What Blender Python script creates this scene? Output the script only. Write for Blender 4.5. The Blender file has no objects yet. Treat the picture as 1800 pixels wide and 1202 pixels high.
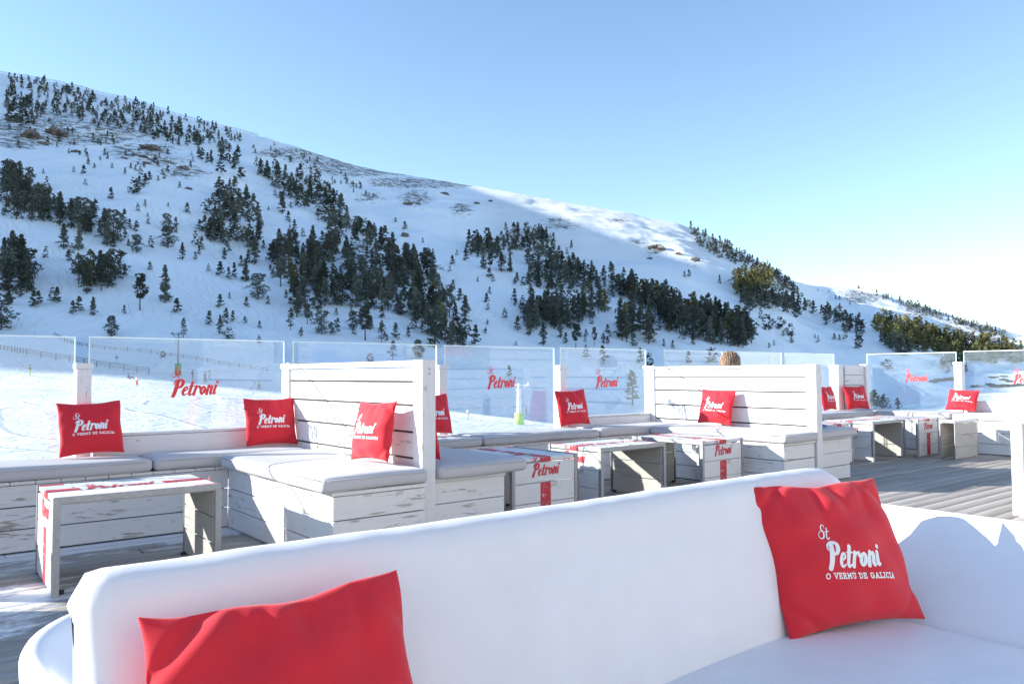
import bpy, bmesh, math, random
import numpy as np
from mathutils import Vector, Matrix
random.seed(7); rng = np.random.default_rng(11)
D = bpy.data; SC = bpy.context.scene; COL = SC.collection
rad = math.radians

# ------------------------------------------------------------------ camera
F_PX, CX, CY, EYE = 1376.0, 900.0, 601.0, 1.15          # calibrated on the terrace's own straight edges
def _cr(x, y): return np.array([(x-CX)/F_PX, -(y-CY)/F_PX, 1.0])
_a = _cr(2623, 649.5); _a /= np.linalg.norm(_a)
_b = _cr(-200, 662); _b -= _a*np.dot(_a, _b); _b /= np.linalg.norm(_b)
_u = np.cross(_a, _b); _u = -_u if _u[1] < 0 else _u
RM = np.array([_a, _b, _u])                              # world = RM @ camera(right, up, forward)
RIGHT, UP, FWD = RM[:, 0], RM[:, 1], RM[:, 2]
cam = D.cameras.new("camera"); camo = D.objects.new("camera", cam); COL.objects.link(camo)
camo.matrix_world = Matrix(((RIGHT[0], UP[0], -FWD[0], 0), (RIGHT[1], UP[1], -FWD[1], 0),
                            (RIGHT[2], UP[2], -FWD[2], EYE), (0, 0, 0, 1)))
cam.sensor_width = 36; cam.lens = 36*F_PX/1800; cam.clip_start = .05; cam.clip_end = 9000
SC.camera = camo

# ------------------------------------------------------------------ light
SUN_AZ, SUN_EL = 141.0, 19.5                              # azimuth measured from +X (along the terrace) towards +Y
SUNV = Vector((math.cos(rad(SUN_AZ))*math.cos(rad(SUN_EL)), math.sin(rad(SUN_AZ))*math.cos(rad(SUN_EL)), math.sin(rad(SUN_EL))))
W = D.worlds.new("World"); SC.world = W; W.use_nodes = True
nt = W.node_tree; bg = nt.nodes["Background"]; sky = nt.nodes.new("ShaderNodeTexSky")
sky.sky_type = 'NISHITA'; sky.sun_disc = False; sky.sun_elevation = rad(SUN_EL)
sky.sun_rotation = rad(90-SUN_AZ); sky.altitude = 2000; sky.air_density = 1.3; sky.dust_density = 0.0; sky.ozone_density = 2.3
nt.links.new(sky.outputs[0], bg.inputs[0]); bg.inputs[1].default_value = 0.13
sl = D.lights.new("sun", 'SUN'); sl.energy = 4.8; sl.angle = rad(.4); sl.color = (1.0, .945, .87)
so = D.objects.new("sun", sl); COL.objects.link(so); so.rotation_euler = SUNV.to_track_quat('Z', 'Y').to_euler()
SC.view_settings.view_transform = 'Standard'; SC.view_settings.look = 'None'
SC.view_settings.exposure = 1.23; SC.view_settings.gamma = 1.0
SC.render.engine = 'CYCLES'
try:
    SC.cycles.transparent_max_bounces = 24; SC.cycles.max_bounces = 8
except Exception: pass

# ------------------------------------------------------------------ numeric helpers
def hash2(ix, iy, s=0):
    n = (ix.astype(np.int64)*374761393 + iy.astype(np.int64)*668265263 + s*1442695) & 0x7fffffff
    n = ((n ^ (n >> 13))*1274126177) & 0x7fffffff
    return ((n ^ (n >> 16)) & 0xffff)/65535.0
def vnoise(x, y, s=0):
    ix = np.floor(x); iy = np.floor(y); fx = x-ix; fy = y-iy
    fx = fx*fx*(3-2*fx); fy = fy*fy*(3-2*fy); ix = ix.astype(np.int64); iy = iy.astype(np.int64)
    a = hash2(ix, iy, s); b = hash2(ix+1, iy, s); c = hash2(ix, iy+1, s); d = hash2(ix+1, iy+1, s)
    return (a*(1-fx)+b*fx)*(1-fy)+(c*(1-fx)+d*fx)*fy - .5
def fbm(x, y, o=4, s=0):
    v = 0; a = 1
    for k in range(o): v = v+a*vnoise(x*2**k, y*2**k, s+k*17); a *= .5
    return v

# ------------------------------------------------------------------ materials
def mat(name):
    m = D.materials.new(name); m.use_nodes = True; n = m.node_tree.nodes; l = m.node_tree.links
    return m, n, l, n["Principled BSDF"]
def N(n, t, **k):
    x = n.new(t)
    for a, v in k.items(): setattr(x, a, v)
    return x
def ramp(n, stops, interp='LINEAR'):
    r = n.new("ShaderNodeValToRGB"); r.color_ramp.interpolation = interp; e = r.color_ramp.elements
    while len(e) < len(stops): e.new(.5)
    for i, (p, c) in enumerate(stops):
        e[i].position = p; e[i].color = (*c, 1) if len(c) == 3 else c
    return r
def noise(n, l, vec, scale, detail=4, rough=.55, dist=0):
    x = n.new("ShaderNodeTexNoise"); x.inputs["Scale"].default_value = scale; x.inputs["Detail"].default_value = detail
    x.inputs["Roughness"].default_value = rough; x.inputs["Distortion"].default_value = dist
    if vec is not None: l.new(vec, x.inputs["Vector"])
    return x
def mapping(n, l, vec, sc):
    m = n.new("ShaderNodeMapping"); m.inputs["Scale"].default_value = sc; l.new(vec, m.inputs["Vector"]); return m.outputs[0]
def mixc(n, l, f, a, b, mode='MIX'):
    m = n.new("ShaderNodeMix"); m.data_type = 'RGBA'; m.blend_type = mode
    for i, v in ((0, f), (6, a), (7, b)):
        if isinstance(v, (int, float)): m.inputs[i].default_value = v
        elif isinstance(v, tuple): m.inputs[i].default_value = (*v, 1)
        else: l.new(v, m.inputs[i])
    return m.outputs[2]
def bump(n, l, h, strength, dist, b):
    x = n.new("ShaderNodeBump"); x.inputs["Strength"].default_value = strength; x.inputs["Distance"].default_value = dist
    l.new(h, x.inputs["Height"]); l.new(x.outputs[0], b.inputs["Normal"]); return x

def wood_paint(name, paint, wear, amount, grain=.5):
    m, n, l, b = mat(name); uv = N(n, "ShaderNodeTexCoord").outputs["UV"]
    g = noise(n, l, mapping(n, l, uv, (3, 60, 1)), 1.0, 6, .65)                 # fibres
    w = noise(n, l, mapping(n, l, uv, (5, 34, 1)), 1.0, 8, .72, .4)             # chipped paint
    big = noise(n, l, mapping(n, l, uv, (1.3, 3, 1)), 1.0, 3, .5)
    add = N(n, "ShaderNodeMath", operation='MULTIPLY_ADD'); l.new(big.outputs[0], add.inputs[0]); add.inputs[1].default_value = .55; l.new(w.outputs[0], add.inputs[2])
    r = ramp(n, [(amount, (0, 0, 0)), (amount+.05, (1, 1, 1))]); l.new(add.outputs[0], r.inputs[0])
    tint = mixc(n, l, g.outputs[0], tuple(c*.82 for c in paint), tuple(min(1, c*1.08) for c in paint))
    tint = mixc(n, l, big.outputs[0], mixc(n, l, .35, tint, tuple(c*.8 for c in paint)), tint)
    kn = noise(n, l, mapping(n, l, uv, (9, 11, 1)), 1.0, 2, .4)
    kr = ramp(n, [(.27, (1, 1, 1)), (.31, (0, 0, 0))]); l.new(kn.outputs[0], kr.inputs[0])
    base = mixc(n, l, r.outputs[0], tint, wear)
    km = N(n, "ShaderNodeMath", operation='MULTIPLY'); l.new(kr.outputs[0], km.inputs[0]); km.inputs[1].default_value = .55
    base = mixc(n, l, km.outputs[0], base, wear)
    l.new(base, b.inputs["Base Color"]); b.inputs["Roughness"].default_value = .62
    bump(n, l, add.outputs[0], grain, .004, b)
    return m
M = {}
M['wood'] = wood_paint('white_chipped_paint', (.80, .79, .785), (.40, .36, .32), .90)
M['wood_post'] = wood_paint('white_post_paint', (.80, .79, .79), (.42, .37, .32), .93)
M['wood_worn'] = wood_paint('worn_white_paint', (.76, .75, .745), (.36, .32, .28), .875)
M['wood_grey'] = wood_paint('bare_grey_wood', (.50, .475, .44), (.26, .24, .21), .86)
M['wood_dark'] = wood_paint('dark_backing_wood', (.05, .045, .04), (.02, .02, .02), .8)

def deck_mat():
    m, n, l, b = mat('weathered_deck_boards'); tc = N(n, "ShaderNodeTexCoord"); uv = tc.outputs["UV"]; ob = tc.outputs["Object"]
    at = N(n, "ShaderNodeAttribute", attribute_name="board")
    g = noise(n, l, mapping(n, l, uv, (2.5, 55, 1)), 1, 7, .68)
    big = noise(n, l, mapping(n, l, uv, (.9, 4, 1)), 1, 4, .6)
    c1 = ramp(n, [(.3, (.10, .088, .075)), (.5, (.29, .26, .235)), (.72, (.44, .41, .38))]); l.new(g.outputs[0], c1.inputs[0])
    c = mixc(n, l, big.outputs[0], c1.outputs[0], (.33, .30, .27))
    md = noise(n, l, mapping(n, l, uv, (1.2, 16, 1)), 1, 6, .7); mr_ = ramp(n, [(.36, (.17, .15, .13)), (.52, (.40, .37, .335)), (.66, (.56, .53, .49))]); l.new(md.outputs[0], mr_.inputs[0]); c = mixc(n, l, .5, c, mr_.outputs[0])
    c = mixc(n, l, .4, c, mixc(n, l, at.outputs["Fac"], (.15, .13, .11), (.46, .43, .395)))
    # frost and trodden snow left on the boards
    fr = noise(n, l, mapping(n, l, ob, (1.0, 2.2, 1)), 1.5, 8, .74, .6)
    fa = N(n, "ShaderNodeAttribute", attribute_name="frost")
    s = N(n, "ShaderNodeMath", operation='MULTIPLY_ADD'); l.new(fa.outputs["Fac"], s.inputs[0]); s.inputs[1].default_value = .34; l.new(fr.outputs[0], s.inputs[2])
    rr = ramp(n, [(.66, (0, 0, 0)), (.76, (1, 1, 1))]); l.new(s.outputs[0], rr.inputs[0])
    rm = N(n, "ShaderNodeMath", operation='MULTIPLY'); l.new(rr.outputs[0], rm.inputs[0]); rm.inputs[1].default_value = .85
    c = mixc(n, l, rm.outputs[0], c, (.82, .84, .87))
    l.new(c, b.inputs["Base Color"]); b.inputs["Roughness"].default_value = .75
    bump(n, l, g.outputs[0], .7, .004, b); return m
M['deck'] = deck_mat()

def snow_mat():
    m, n, l, b = mat('snow_and_scree'); tc = N(n, "ShaderNodeTexCoord"); ob = tc.outputs["Object"]
    geo = N(n, "ShaderNodeNewGeometry")
    rk = N(n, "ShaderNodeAttribute", attribute_name="rock"); rough = N(n, "ShaderNodeAttribute", attribute_name="rough")
    f1 = noise(n, l, mapping(n, l, ob, (.14, .14, .42)), 1, 10, .84, .3)
    sm = N(n, "ShaderNodeMath", operation='MULTIPLY_ADD'); l.new(rk.outputs["Fac"], sm.inputs[0]); sm.inputs[1].default_value = .20; l.new(f1.outputs[0], sm.inputs[2])
    r = ramp(n, [(.70, (0, 0, 0)), (.725, (1, 1, 1))]); l.new(sm.outputs[0], r.inputs[0])
    f2 = noise(n, l, ob, .6, 4, .6)
    rc = ramp(n, [(.3, (.05, .045, .04)), (.7, (.24, .20, .16))]); l.new(f2.outputs[0], rc.inputs[0])
    c = mixc(n, l, r.outputs[0], (.92, .95, .975), rc.outputs[0])
    l.new(c, b.inputs["Base Color"]); b.inputs["Roughness"].default_value = .8; b.inputs["Specular IOR Level"].default_value = .2
    # wind crust and chopped snow (rough), old ski tracks (wave)
    n1 = noise(n, l, mapping(n, l, ob, (.8, .8, .8)), 1, 8, .68)
    wv = N(n, "ShaderNodeTexWave"); wv.inputs["Scale"].default_value = .035; wv.inputs["Distortion"].default_value = 22; wv.inputs["Detail"].default_value = 3; wv.inputs["Detail Scale"].default_value = .55
    l.new(ob, wv.inputs["Vector"])
    wr = ramp(n, [(.40, (0, 0, 0)), (.5, (1, 1, 1)), (.60, (0, 0, 0))]); l.new(wv.outputs["Fac"], wr.inputs[0])
    h = N(n, "ShaderNodeMath", operation='MULTIPLY'); l.new(n1.outputs[0], h.inputs[0]); l.new(rough.outputs["Fac"], h.inputs[1])
    h2 = N(n, "ShaderNodeMath", operation='MULTIPLY_ADD'); l.new(wr.outputs[0], h2.inputs[0]); h2.inputs[1].default_value = .22; l.new(h.outputs[0], h2.inputs[2])
    bump(n, l, h2.outputs[0], 1.0, 1.0, b); return m
M['snow'] = snow_mat()

def fabric(name, col, rough=.8, weave=900, st=.12, wrinkle=0.0, sheen=.2):
    m, n, l, b = mat(name); ob = N(n, "ShaderNodeTexCoord").outputs["Object"]
    a = noise(n, l, ob, weave, 2, .5); w = noise(n, l, ob, 7, 4, .6)
    c = mixc(n, l, w.outputs[0], tuple(x*.93 for x in col), tuple(min(1, x*1.05) for x in col))
    l.new(c, b.inputs["Base Color"]); b.inputs["Roughness"].default_value = rough
    b.inputs["Sheen Weight"].default_value = sheen; b.inputs["Specular IOR Level"].default_value = .25
    s = N(n, "ShaderNodeMath", operation='MULTIPLY_ADD'); l.new(w.outputs[0], s.inputs[0]); s.inputs[1].default_value = wrinkle; l.new(a.outputs[0], s.inputs[2])
    bump(n, l, s.outputs[0], st, .002, b); return m
M['red'] = fabric('red_cushion_fabric', (.66, .024, .040), .75, 1100, .25, 3, .15)
M['vinyl'] = fabric('white_sofa_vinyl', (.80, .82, .86), .46, 700, .07, 3, 0)
M['pad'] = fabric('pale_grey_pad_cover', (.53, .52, .53), .7, 600, .16, 9, .1)
def plain(name, col, rough=.6, metal=0, var=.12, sc=6):
    m, n, l, b = mat(name); ob = N(n, "ShaderNodeTexCoord").outputs["Object"]; w = noise(n, l, ob, sc, 5, .6)
    c = mixc(n, l, w.outputs[0], tuple(x*(1-var) for x in col), tuple(min(1, x*(1+var)) for x in col))
    l.new(c, b.inputs["Base Color"]); b.inputs["Roughness"].default_value = rough; b.inputs["Metallic"].default_value = metal; return m
M['print_white'] = plain('white_print', (.85, .85, .86), .6)
M['print_red'] = plain('red_sticker', (.72, .025, .03), .4)
def worn_red():
    m, n, l, b = mat('worn_red_paint'); tc = N(n, "ShaderNodeTexCoord"); ob = tc.outputs["Object"]
    w = noise(n, l, mapping(n, l, ob, (14, 30, 30)), 1, 7, .7); r = ramp(n, [(.36, (0, 0, 0)), (.44, (1, 1, 1))]); l.new(w.outputs[0], r.inputs[0])
    c = mixc(n, l, r.outputs[0], (.62, .50, .50), (.60, .035, .05)); l.new(c, b.inputs["Base Color"]); b.inputs["Roughness"].default_value = .6; return m
M['paint_red'] = worn_red()
def galv():
    m, n, l, b = mat('galvanised_steel'); ob = N(n, "ShaderNodeTexCoord").outputs["Object"]
    v = N(n, "ShaderNodeTexVoronoi"); v.inputs["Scale"].default_value = 60; l.new(ob, v.inputs["Vector"]); w = noise(n, l, ob, 9, 5, .7)
    c = mixc(n, l, v.outputs["Color"], (.36, .38, .39), (.46, .47, .48)); c = mixc(n, l, w.outputs[0], mixc(n, l, .6, c, (.24, .24, .24)), c)
    l.new(c, b.inputs["Base Color"]); b.inputs["Metallic"].default_value = .55; b.inputs["Roughness"].default_value = .48; return m
M['galv'] = galv()
def glass():
    m = D.materials.new('window_glass'); m.use_nodes = True; n = m.node_tree.nodes; l = m.node_tree.links; n.clear()
    o = n.new("ShaderNodeOutputMaterial"); t = n.new("ShaderNodeBsdfTransparent"); t.inputs[0].default_value = (.955, .985, .985, 1)
    g = n.new("ShaderNodeBsdfGlossy"); g.inputs["Roughness"].default_value = .0; g.inputs[0].default_value = (1, 1, 1, 1)
    d = n.new("ShaderNodeBsdfDiffuse"); d.inputs[0].default_value = (.75, .85, .95, 1)
    ob = n.new("ShaderNodeTexCoord").outputs["Object"]; w = noise(n, l, mapping(n, l, ob, (1.2, 1.2, 5)), 1, 6, .65)
    r = ramp(n, [(.40, (.018, .018, .018)), (.72, (.10, .10, .10))]); l.new(w.outputs[0], r.inputs[0])
    f = n.new("ShaderNodeFresnel"); ge = n.new("ShaderNodeNewGeometry"); io = n.new("ShaderNodeMapRange"); io.inputs[3].default_value = 1.5; io.inputs[4].default_value = 1/1.5; l.new(ge.outputs['Backfacing'], io.inputs[0]); l.new(io.outputs[0], f.inputs[0])
    m1 = n.new("ShaderNodeMixShader"); m2 = n.new("ShaderNodeMixShader")
    l.new(r.outputs[0], m1.inputs[0]); l.new(t.outputs[0], m1.inputs[1]); l.new(d.outputs[0], m1.inputs[2])
    l.new(f.outputs[0], m2.inputs[0]); l.new(m1.outputs[0], m2.inputs[1]); l.new(g.outputs[0], m2.inputs[2]); l.new(m2.outputs[0], o.inputs[0]); return m
M['glass'] = glass()
M['glass_edge'] = plain('polished_glass_edge', (.80, .93, .92), .2, 0, .03)
def needles(name, a, b_, c):
    m, n, l, b = mat(name); oi = N(n, "ShaderNodeObjectInfo"); geo = N(n, "ShaderNodeNewGeometry")
    ob = N(n, "ShaderNodeTexCoord").outputs["Object"]; w = noise(n, l, ob, .9, 4, .6)
    at = N(n, "ShaderNodeAttribute", attribute_name="tint")
    r = ramp(n, [(.3, a), (.55, b_), (.8, c)]); l.new(w.outputs[0], r.inputs[0])
    vr = N(n, 'ShaderNodeAttribute', attribute_name='own'); cc = mixc(n, l, at.outputs['Fac'], r.outputs[0], mixc(n, l, .5, r.outputs[0], c)); mx = N(n, 'ShaderNodeMath', operation='ADD'); l.new(oi.outputs['Random'], mx.inputs[0]); l.new(vr.outputs['Fac'], mx.inputs[1]); fr_ = N(n, 'ShaderNodeMath', operation='FRACT'); l.new(mx.outputs[0], fr_.inputs[0]); mr = N(n, 'ShaderNodeMapRange'); mr.inputs[3].default_value = .6; mr.inputs[4].default_value = 1.7; l.new(fr_.outputs[0], mr.inputs[0]); vm = N(n, 'ShaderNodeVectorMath', operation='SCALE'); l.new(cc, vm.inputs[0]); l.new(mr.outputs[0], vm.inputs['Scale']); l.new(vm.outputs[0], b.inputs['Base Color'])
    b.inputs["Roughness"].default_value = .9; b.inputs["Specular IOR Level"].default_value = .1; return m
M['pine'] = needles('dark_pine_needles', (.055, .070, .070), (.080, .096, .084), (.115, .120, .092))
M['olive'] = needles('olive_pine_needles', (.075, .085, .040), (.125, .125, .055), (.17, .155, .075))
M['trunk'] = plain('pine_bark', (.11, .085, .07), .9)
def rockmat(name, c, snow):
    m, n, l, b = mat(name); tc = N(n, "ShaderNodeTexCoord"); ob = tc.outputs["Object"]; w = noise(n, l, ob, 2.2, 8, .7); g = N(n, "ShaderNodeNewGeometry"); sx = N(n, "ShaderNodeSeparateXYZ"); l.new(g.outputs["Normal"], sx.inputs[0])
    cc = mixc(n, l, w.outputs[0], tuple(x*.4 for x in c), tuple(x*1.6 for x in c)); a = N(n, "ShaderNodeMath", operation='MULTIPLY_ADD'); l.new(w.outputs[0], a.inputs[0]); a.inputs[1].default_value = .9; l.new(sx.outputs[2], a.inputs[2])
    a2 = N(n, 'ShaderNodeMath', operation='MULTIPLY'); l.new(a.outputs[0], a2.inputs[0]); a2.inputs[1].default_value = .6; r = ramp(n, [(snow, (0, 0, 0)), (snow+.04, (1, 1, 1))]); l.new(a2.outputs[0], r.inputs[0]); l.new(mixc(n, l, r.outputs[0], cc, (.88, .91, .94)), b.inputs["Base Color"]); b.inputs["Roughness"].default_value = .9
    bump(n, l, w.outputs[0], 1, .5, b); return m
M['rock'] = rockmat('brown_rock', (.17, .14, .12), .80)
M['rock_dark'] = plain('dark_wet_rock', (.075, .075, .08), .8, 0, .4, 1.2)
def col(name, c, r=.7): 
    if name not in M: M[name] = plain(name, c, r, 0, .06)
    return M[name]

# ------------------------------------------------------------------ object helpers
def props(o, label=None, cat=None, group=None, kind=None):
    if label: o['label'] = label
    if cat: o['category'] = cat
    if group: o['group'] = group
    if kind: o['kind'] = kind
    return o
def thing(name, label, cat, loc=(0, 0, 0), group=None, rz=0):
    o = D.objects.new(name, None); COL.objects.link(o); o.location = loc; o.rotation_euler = (0, 0, rz)
    o.empty_display_size = .1; return props(o, label, cat, group)
class MB:
    def __init__(s): s.v = []; s.f = []; s.uv = []; s.mi = []
    def add(s, vs, fs, uvs=None, mi=0):
        k = len(s.v); s.v += [tuple(p) for p in vs]
        for i, f in enumerate(fs):
            s.f.append([k+j for j in f]); s.mi.append(mi)
            s.uv += (uvs[i] if uvs else [(0, 0)]*len(f))
    def box(s, x0, x1, y0, y1, z0, z1, mi=0, jit=0.0, la=None):
        if jit:
            x0 += random.uniform(-jit, jit)*.3; z0 += random.uniform(-jit, jit)*.2; y0 += random.uniform(-jit, jit); y1 += random.uniform(-jit, jit)
        p = [(x0, y0, z0), (x1, y0, z0), (x1, y1, z0), (x0, y1, z0), (x0, y0, z1), (x1, y0, z1), (x1, y1, z1), (x0, y1, z1)]
        fs = [(0, 3, 2, 1), (4, 5, 6, 7), (0, 1, 5, 4), (2, 3, 7, 6), (1, 2, 6, 5), (3, 0, 4, 7)]
        dims = (x1-x0, y1-y0, z1-z0); a = la if la is not None else int(np.argmax(np.abs(dims)))
        o = [i for i in range(3) if i != a]; ru, rv = random.uniform(0, 50), random.uniform(0, 50)
        uvs = []
        for k, f in enumerate(fs):
            q = []
            for j in f:
                c = p[j]
                nrm = (2, 2, 1, 1, 0, 0)[k]
                if nrm == a: q.append((c[o[0]]*1.0+ru, c[o[1]]+rv))
                else:
                    t = [i for i in o if i != nrm][0]; q.append((c[a]+ru, c[t]+rv+nrm*.37))
            uvs.append(q)
        s.add(p, fs, uvs, mi)
    def tube(s, p0, p1, r0, r1=None, seg=8, mi=0, cap=True):
        r1 = r0 if r1 is None else r1; p0 = Vector(p0); p1 = Vector(p1); d = (p1-p0).normalized()
        a = d.orthogonal().normalized(); b = d.cross(a); vs = []
        for p, r in ((p0, r0), (p1, r1)):
            for i in range(seg):
                t = 2*math.pi*i/seg; vs.append(p+(a*math.cos(t)+b*math.sin(t))*r)
        fs = [(i, (i+1) % seg, seg+(i+1) % seg, seg+i) for i in range(seg)]
        if cap: fs += [tuple(range(seg))[::-1], tuple(range(seg, 2*seg))]
        s.add(vs, fs, None, mi)
    def mesh(s, name, mats, origin=(0, 0, 0), smooth=False):
        me = D.meshes.new(name); ox, oy, oz = origin
        me.from_pydata([(a-ox, b-oy, c-oz) for a, b, c in s.v], [], s.f)
        uvl = me.uv_layers.new(name="UVMap"); uvl.data.foreach_set("uv", np.array(s.uv, dtype=np.float32).ravel())
        for m in (mats if isinstance(mats, (list, tuple)) else [mats]): me.materials.append(m)
        me.polygons.foreach_set("material_index", s.mi)
        if smooth: me.polygons.foreach_set("use_smooth", [True]*len(me.polygons))
        me.update(); return me
    def build(s, name, mats, parent=None, bevel=0, smooth=False, origin=None, seg=1):
        og = origin if origin is not None else (tuple(parent.location) if parent and parent.parent is None else (0, 0, 0))
        if parent and parent.parent is not None and origin is None: og = tuple(parent.parent.location)
        me = s.mesh(name, mats, og, smooth); o = D.objects.new(name, me); COL.objects.link(o)
        if parent: o.parent = parent
        elif origin is not None: o.location = origin
        if bevel:
            b = o.modifiers.new('bevel', 'BEVEL'); b.width = bevel; b.segments = seg; b.limit_method = 'ANGLE'
        return o
def npmesh(name, V, F4, mats, smooth=True, attrs=None):
    me = D.meshes.new(name); me.vertices.add(len(V)); me.vertices.foreach_set("co", np.ascontiguousarray(V, dtype=np.float32).ravel())
    n = len(F4); k = F4.shape[1]; me.loops.add(n*k); me.loops.foreach_set("vertex_index", np.ascontiguousarray(F4, dtype=np.int32).ravel())
    me.polygons.add(n); me.polygons.foreach_set("loop_start", np.arange(0, n*k, k, dtype=np.int32)); me.polygons.foreach_set("loop_total", np.full(n, k, dtype=np.int32))
    for m in mats: me.materials.append(m)
    if smooth: me.polygons.foreach_set("use_smooth", np.ones(n, dtype=bool))
    for a, val in (attrs or {}).items():
        at = me.attributes.new(a, 'FLOAT', 'POINT'); at.data.foreach_set("value", np.asarray(val, dtype=np.float32))
    me.update(calc_edges=True); me.validate(); return me
def link(name, me, parent=None):
    o = D.objects.new(name, me); COL.objects.link(o)
    if parent: o.parent = parent
    return o
def copy_tree(o, parent=None):
    c = o.copy(); COL.objects.link(c); c.parent = parent
    for ch in list(o.children): copy_tree(ch, c)
    return c

# ------------------------------------------------------------------ lettering (brush strokes -> contour mesh)
def crom(pts, n=8):
    pts = [tuple(map(float, p)) for p in pts]
    if len(pts) < 3: return pts
    q = [tuple(2*a-b for a, b in zip(pts[0], pts[1]))]+pts+[tuple(2*a-b for a, b in zip(pts[-1], pts[-2]))]; out = []
    for i in range(1, len(q)-2):
        for k in range(n):
            t = k/n; out.append(tuple(.5*(2*p1+(p2-p0)*t+(2*p0-5*p1+4*p2-p3)*t*t+(3*p1-p0-3*p2+p3)*t**3) for p0, p1, p2, p3 in zip(q[i-1], q[i], q[i+1], q[i+2])))
    return out+[pts[-1]]
S = {  # script letters: (x, y, pen width); x-height 1
 'P': (1.02, [[(.28, 1.62, .34), (.28, .9, .38), (.26, .3, .36), (.22, -.02, .34)], [(-.02, 1.22, .10), (-.06, 1.5, .13), (.15, 1.72, .15), (.5, 1.76, .2), (.78, 1.6, .3), (.84, 1.3, .33), (.72, 1.0, .24), (.42, .88, .12)]]),
 'e': (.72, [[(.10, .46, .10), (.34, .52, .11), (.52, .72, .16), (.42, .93, .16), (.24, .88, .2), (.14, .55, .28), (.18, .2, .26), (.38, .05, .16), (.62, .22, .08)]]),
 't': (.56, [[(.16, 1.42, .26), (.16, .8, .29), (.15, .22, .27), (.28, .04, .18), (.5, .2, .08)], [(-.06, 1.0, .11), (.44, 1.0, .11)]]),
 'r': (.70, [[(.14, .98, .26), (.14, .05, .28)], [(.16, .5, .1), (.3, .88, .14), (.48, .97, .2), (.58, .84, .22), (.56, .74, .18)]]),
 'o': (.72, [[(.30, .95, .12), (.14, .72, .26), (.13, .32, .27), (.30, .05, .13), (.48, .28, .25), (.49, .7, .26), (.30, .95, .12)]]),
 'n': (.80, [[(.14, .98, .26), (.14, .05, .28)], [(.16, .5, .1), (.32, .88, .13), (.48, .93, .2), (.53, .7, .27), (.52, .22, .27), (.62, .04, .16), (.76, .18, .08)]]),
 'i': (.46, [[(.14, .98, .27), (.14, .24, .27), (.24, .04, .17), (.38, .18, .08)], [(.17, 1.36, .28), (.19, 1.38, .28)]]),
 's': (.95, [[(.62, 1.15, .05), (.5, 1.42, .06), (.25, 1.35, .08), (.22, 1.0, .1), (.48, .7, .12), (.42, .3, .1), (.1, .2, .07), (-.1, .45, .05), (.05, .8, .04), (.5, .95, .04)]]),
 'q': (.5, [[(.28, 1.15, .09), (.16, .3, .1), (.3, .12, .07), (.45, .3, .05)], [(.0, .8, .05), (.5, .86, .05)]]),
}
w_ = .17
C = {  # slab capitals, height 1
 'O': (.95, [[(.4, .92, w_), (.1, .7, w_), (.1, .3, w_), (.4, .08, w_), (.7, .3, w_), (.7, .7, w_), (.4, .92, w_)]]),
 'V': (.9, ['L', (.1, .92), (.4, .08), (.7, .92), 'S', (-.03, .95, .25, .95), (.55, .95, .83, .95)]),
 'E': (.8, ['L', (.15, .92), (.15, .08), 'L', (.0, .92), (.6, .92), (.6, .72), 'L', (.0, .08), (.6, .08), (.6, .28), 'L', (.15, .5), (.48, .5)]),
 'R': (.88, ['L', (.15, .08), (.15, .92), (.5, .92), (.62, .72), (.5, .5), (.15, .5), 'L', (.42, .5), (.65, .08), 'L', (0, .08), (.3, .08), 'L', (.55, .08), (.78, .08), 'L', (0, .92), (.3, .92)]),
 'M': (1.05, ['L', (.15, .08), (.15, .92), (.45, .35), (.75, .92), (.75, .08), 'L', (.02, .08), (.28, .08), 'L', (.62, .08), (.88, .08), 'L', (.02, .92), (.2, .92), 'L', (.7, .92), (.88, .92)]),
 'U': (.92, ['L', (.15, .92), (.15, .3), (.28, .08), (.52, .08), (.65, .3), (.65, .92), 'L', (.0, .92), (.3, .92), 'L', (.5, .92), (.8, .92)]),
 'D': (.9, ['L', (.0, .92), (.45, .92), (.68, .7), (.68, .3), (.45, .08), (.0, .08), 'L', (.15, .92), (.15, .08)]),
 'G': (.92, ['L', (.68, .68), (.6, .88), (.3, .92), (.1, .7), (.1, .3), (.3, .08), (.65, .12), (.68, .42), 'L', (.45, .42), (.78, .42)]),
 'A': (.92, ['L', (.12, .08), (.4, .92), (.68, .08), 'L', (.22, .33), (.58, .33), 'L', (0, .08), (.25, .08), 'L', (.55, .08), (.8, .08)]),
 'L': (.78, ['L', (.15, .92), (.15, .08), 'L', (0, .92), (.32, .92), 'L', (0, .08), (.6, .08), (.6, .3)]),
 'I': (.42, ['L', (.16, .92), (.16, .08), 'L', (0, .92), (.32, .92), 'L', (0, .08), (.32, .08)]),
 'C': (.88, ['L', (.66, .68), (.58, .88), (.3, .92), (.1, .7), (.1, .3), (.3, .08), (.58, .1), (.68, .3)]),
}
def cap_strokes(ch, w=w_):
    adv, d = C[ch]; out = []
    if d[0] != 'L' : 
        return adv, [crom([(x, y, w) for x, y, _ in d[0]], 5)]
    cur = None
    mode = None
    for it in d:
        if it in ('L', 'S'): mode = it; cur = []; out.append(cur) if it == 'L' else None; continue
        if mode == 'L': cur.append((it[0], it[1], w))
        else: out.append([(it[0], it[1], w*.8), (it[2], it[3], w*.8)])
    return adv, out
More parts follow.
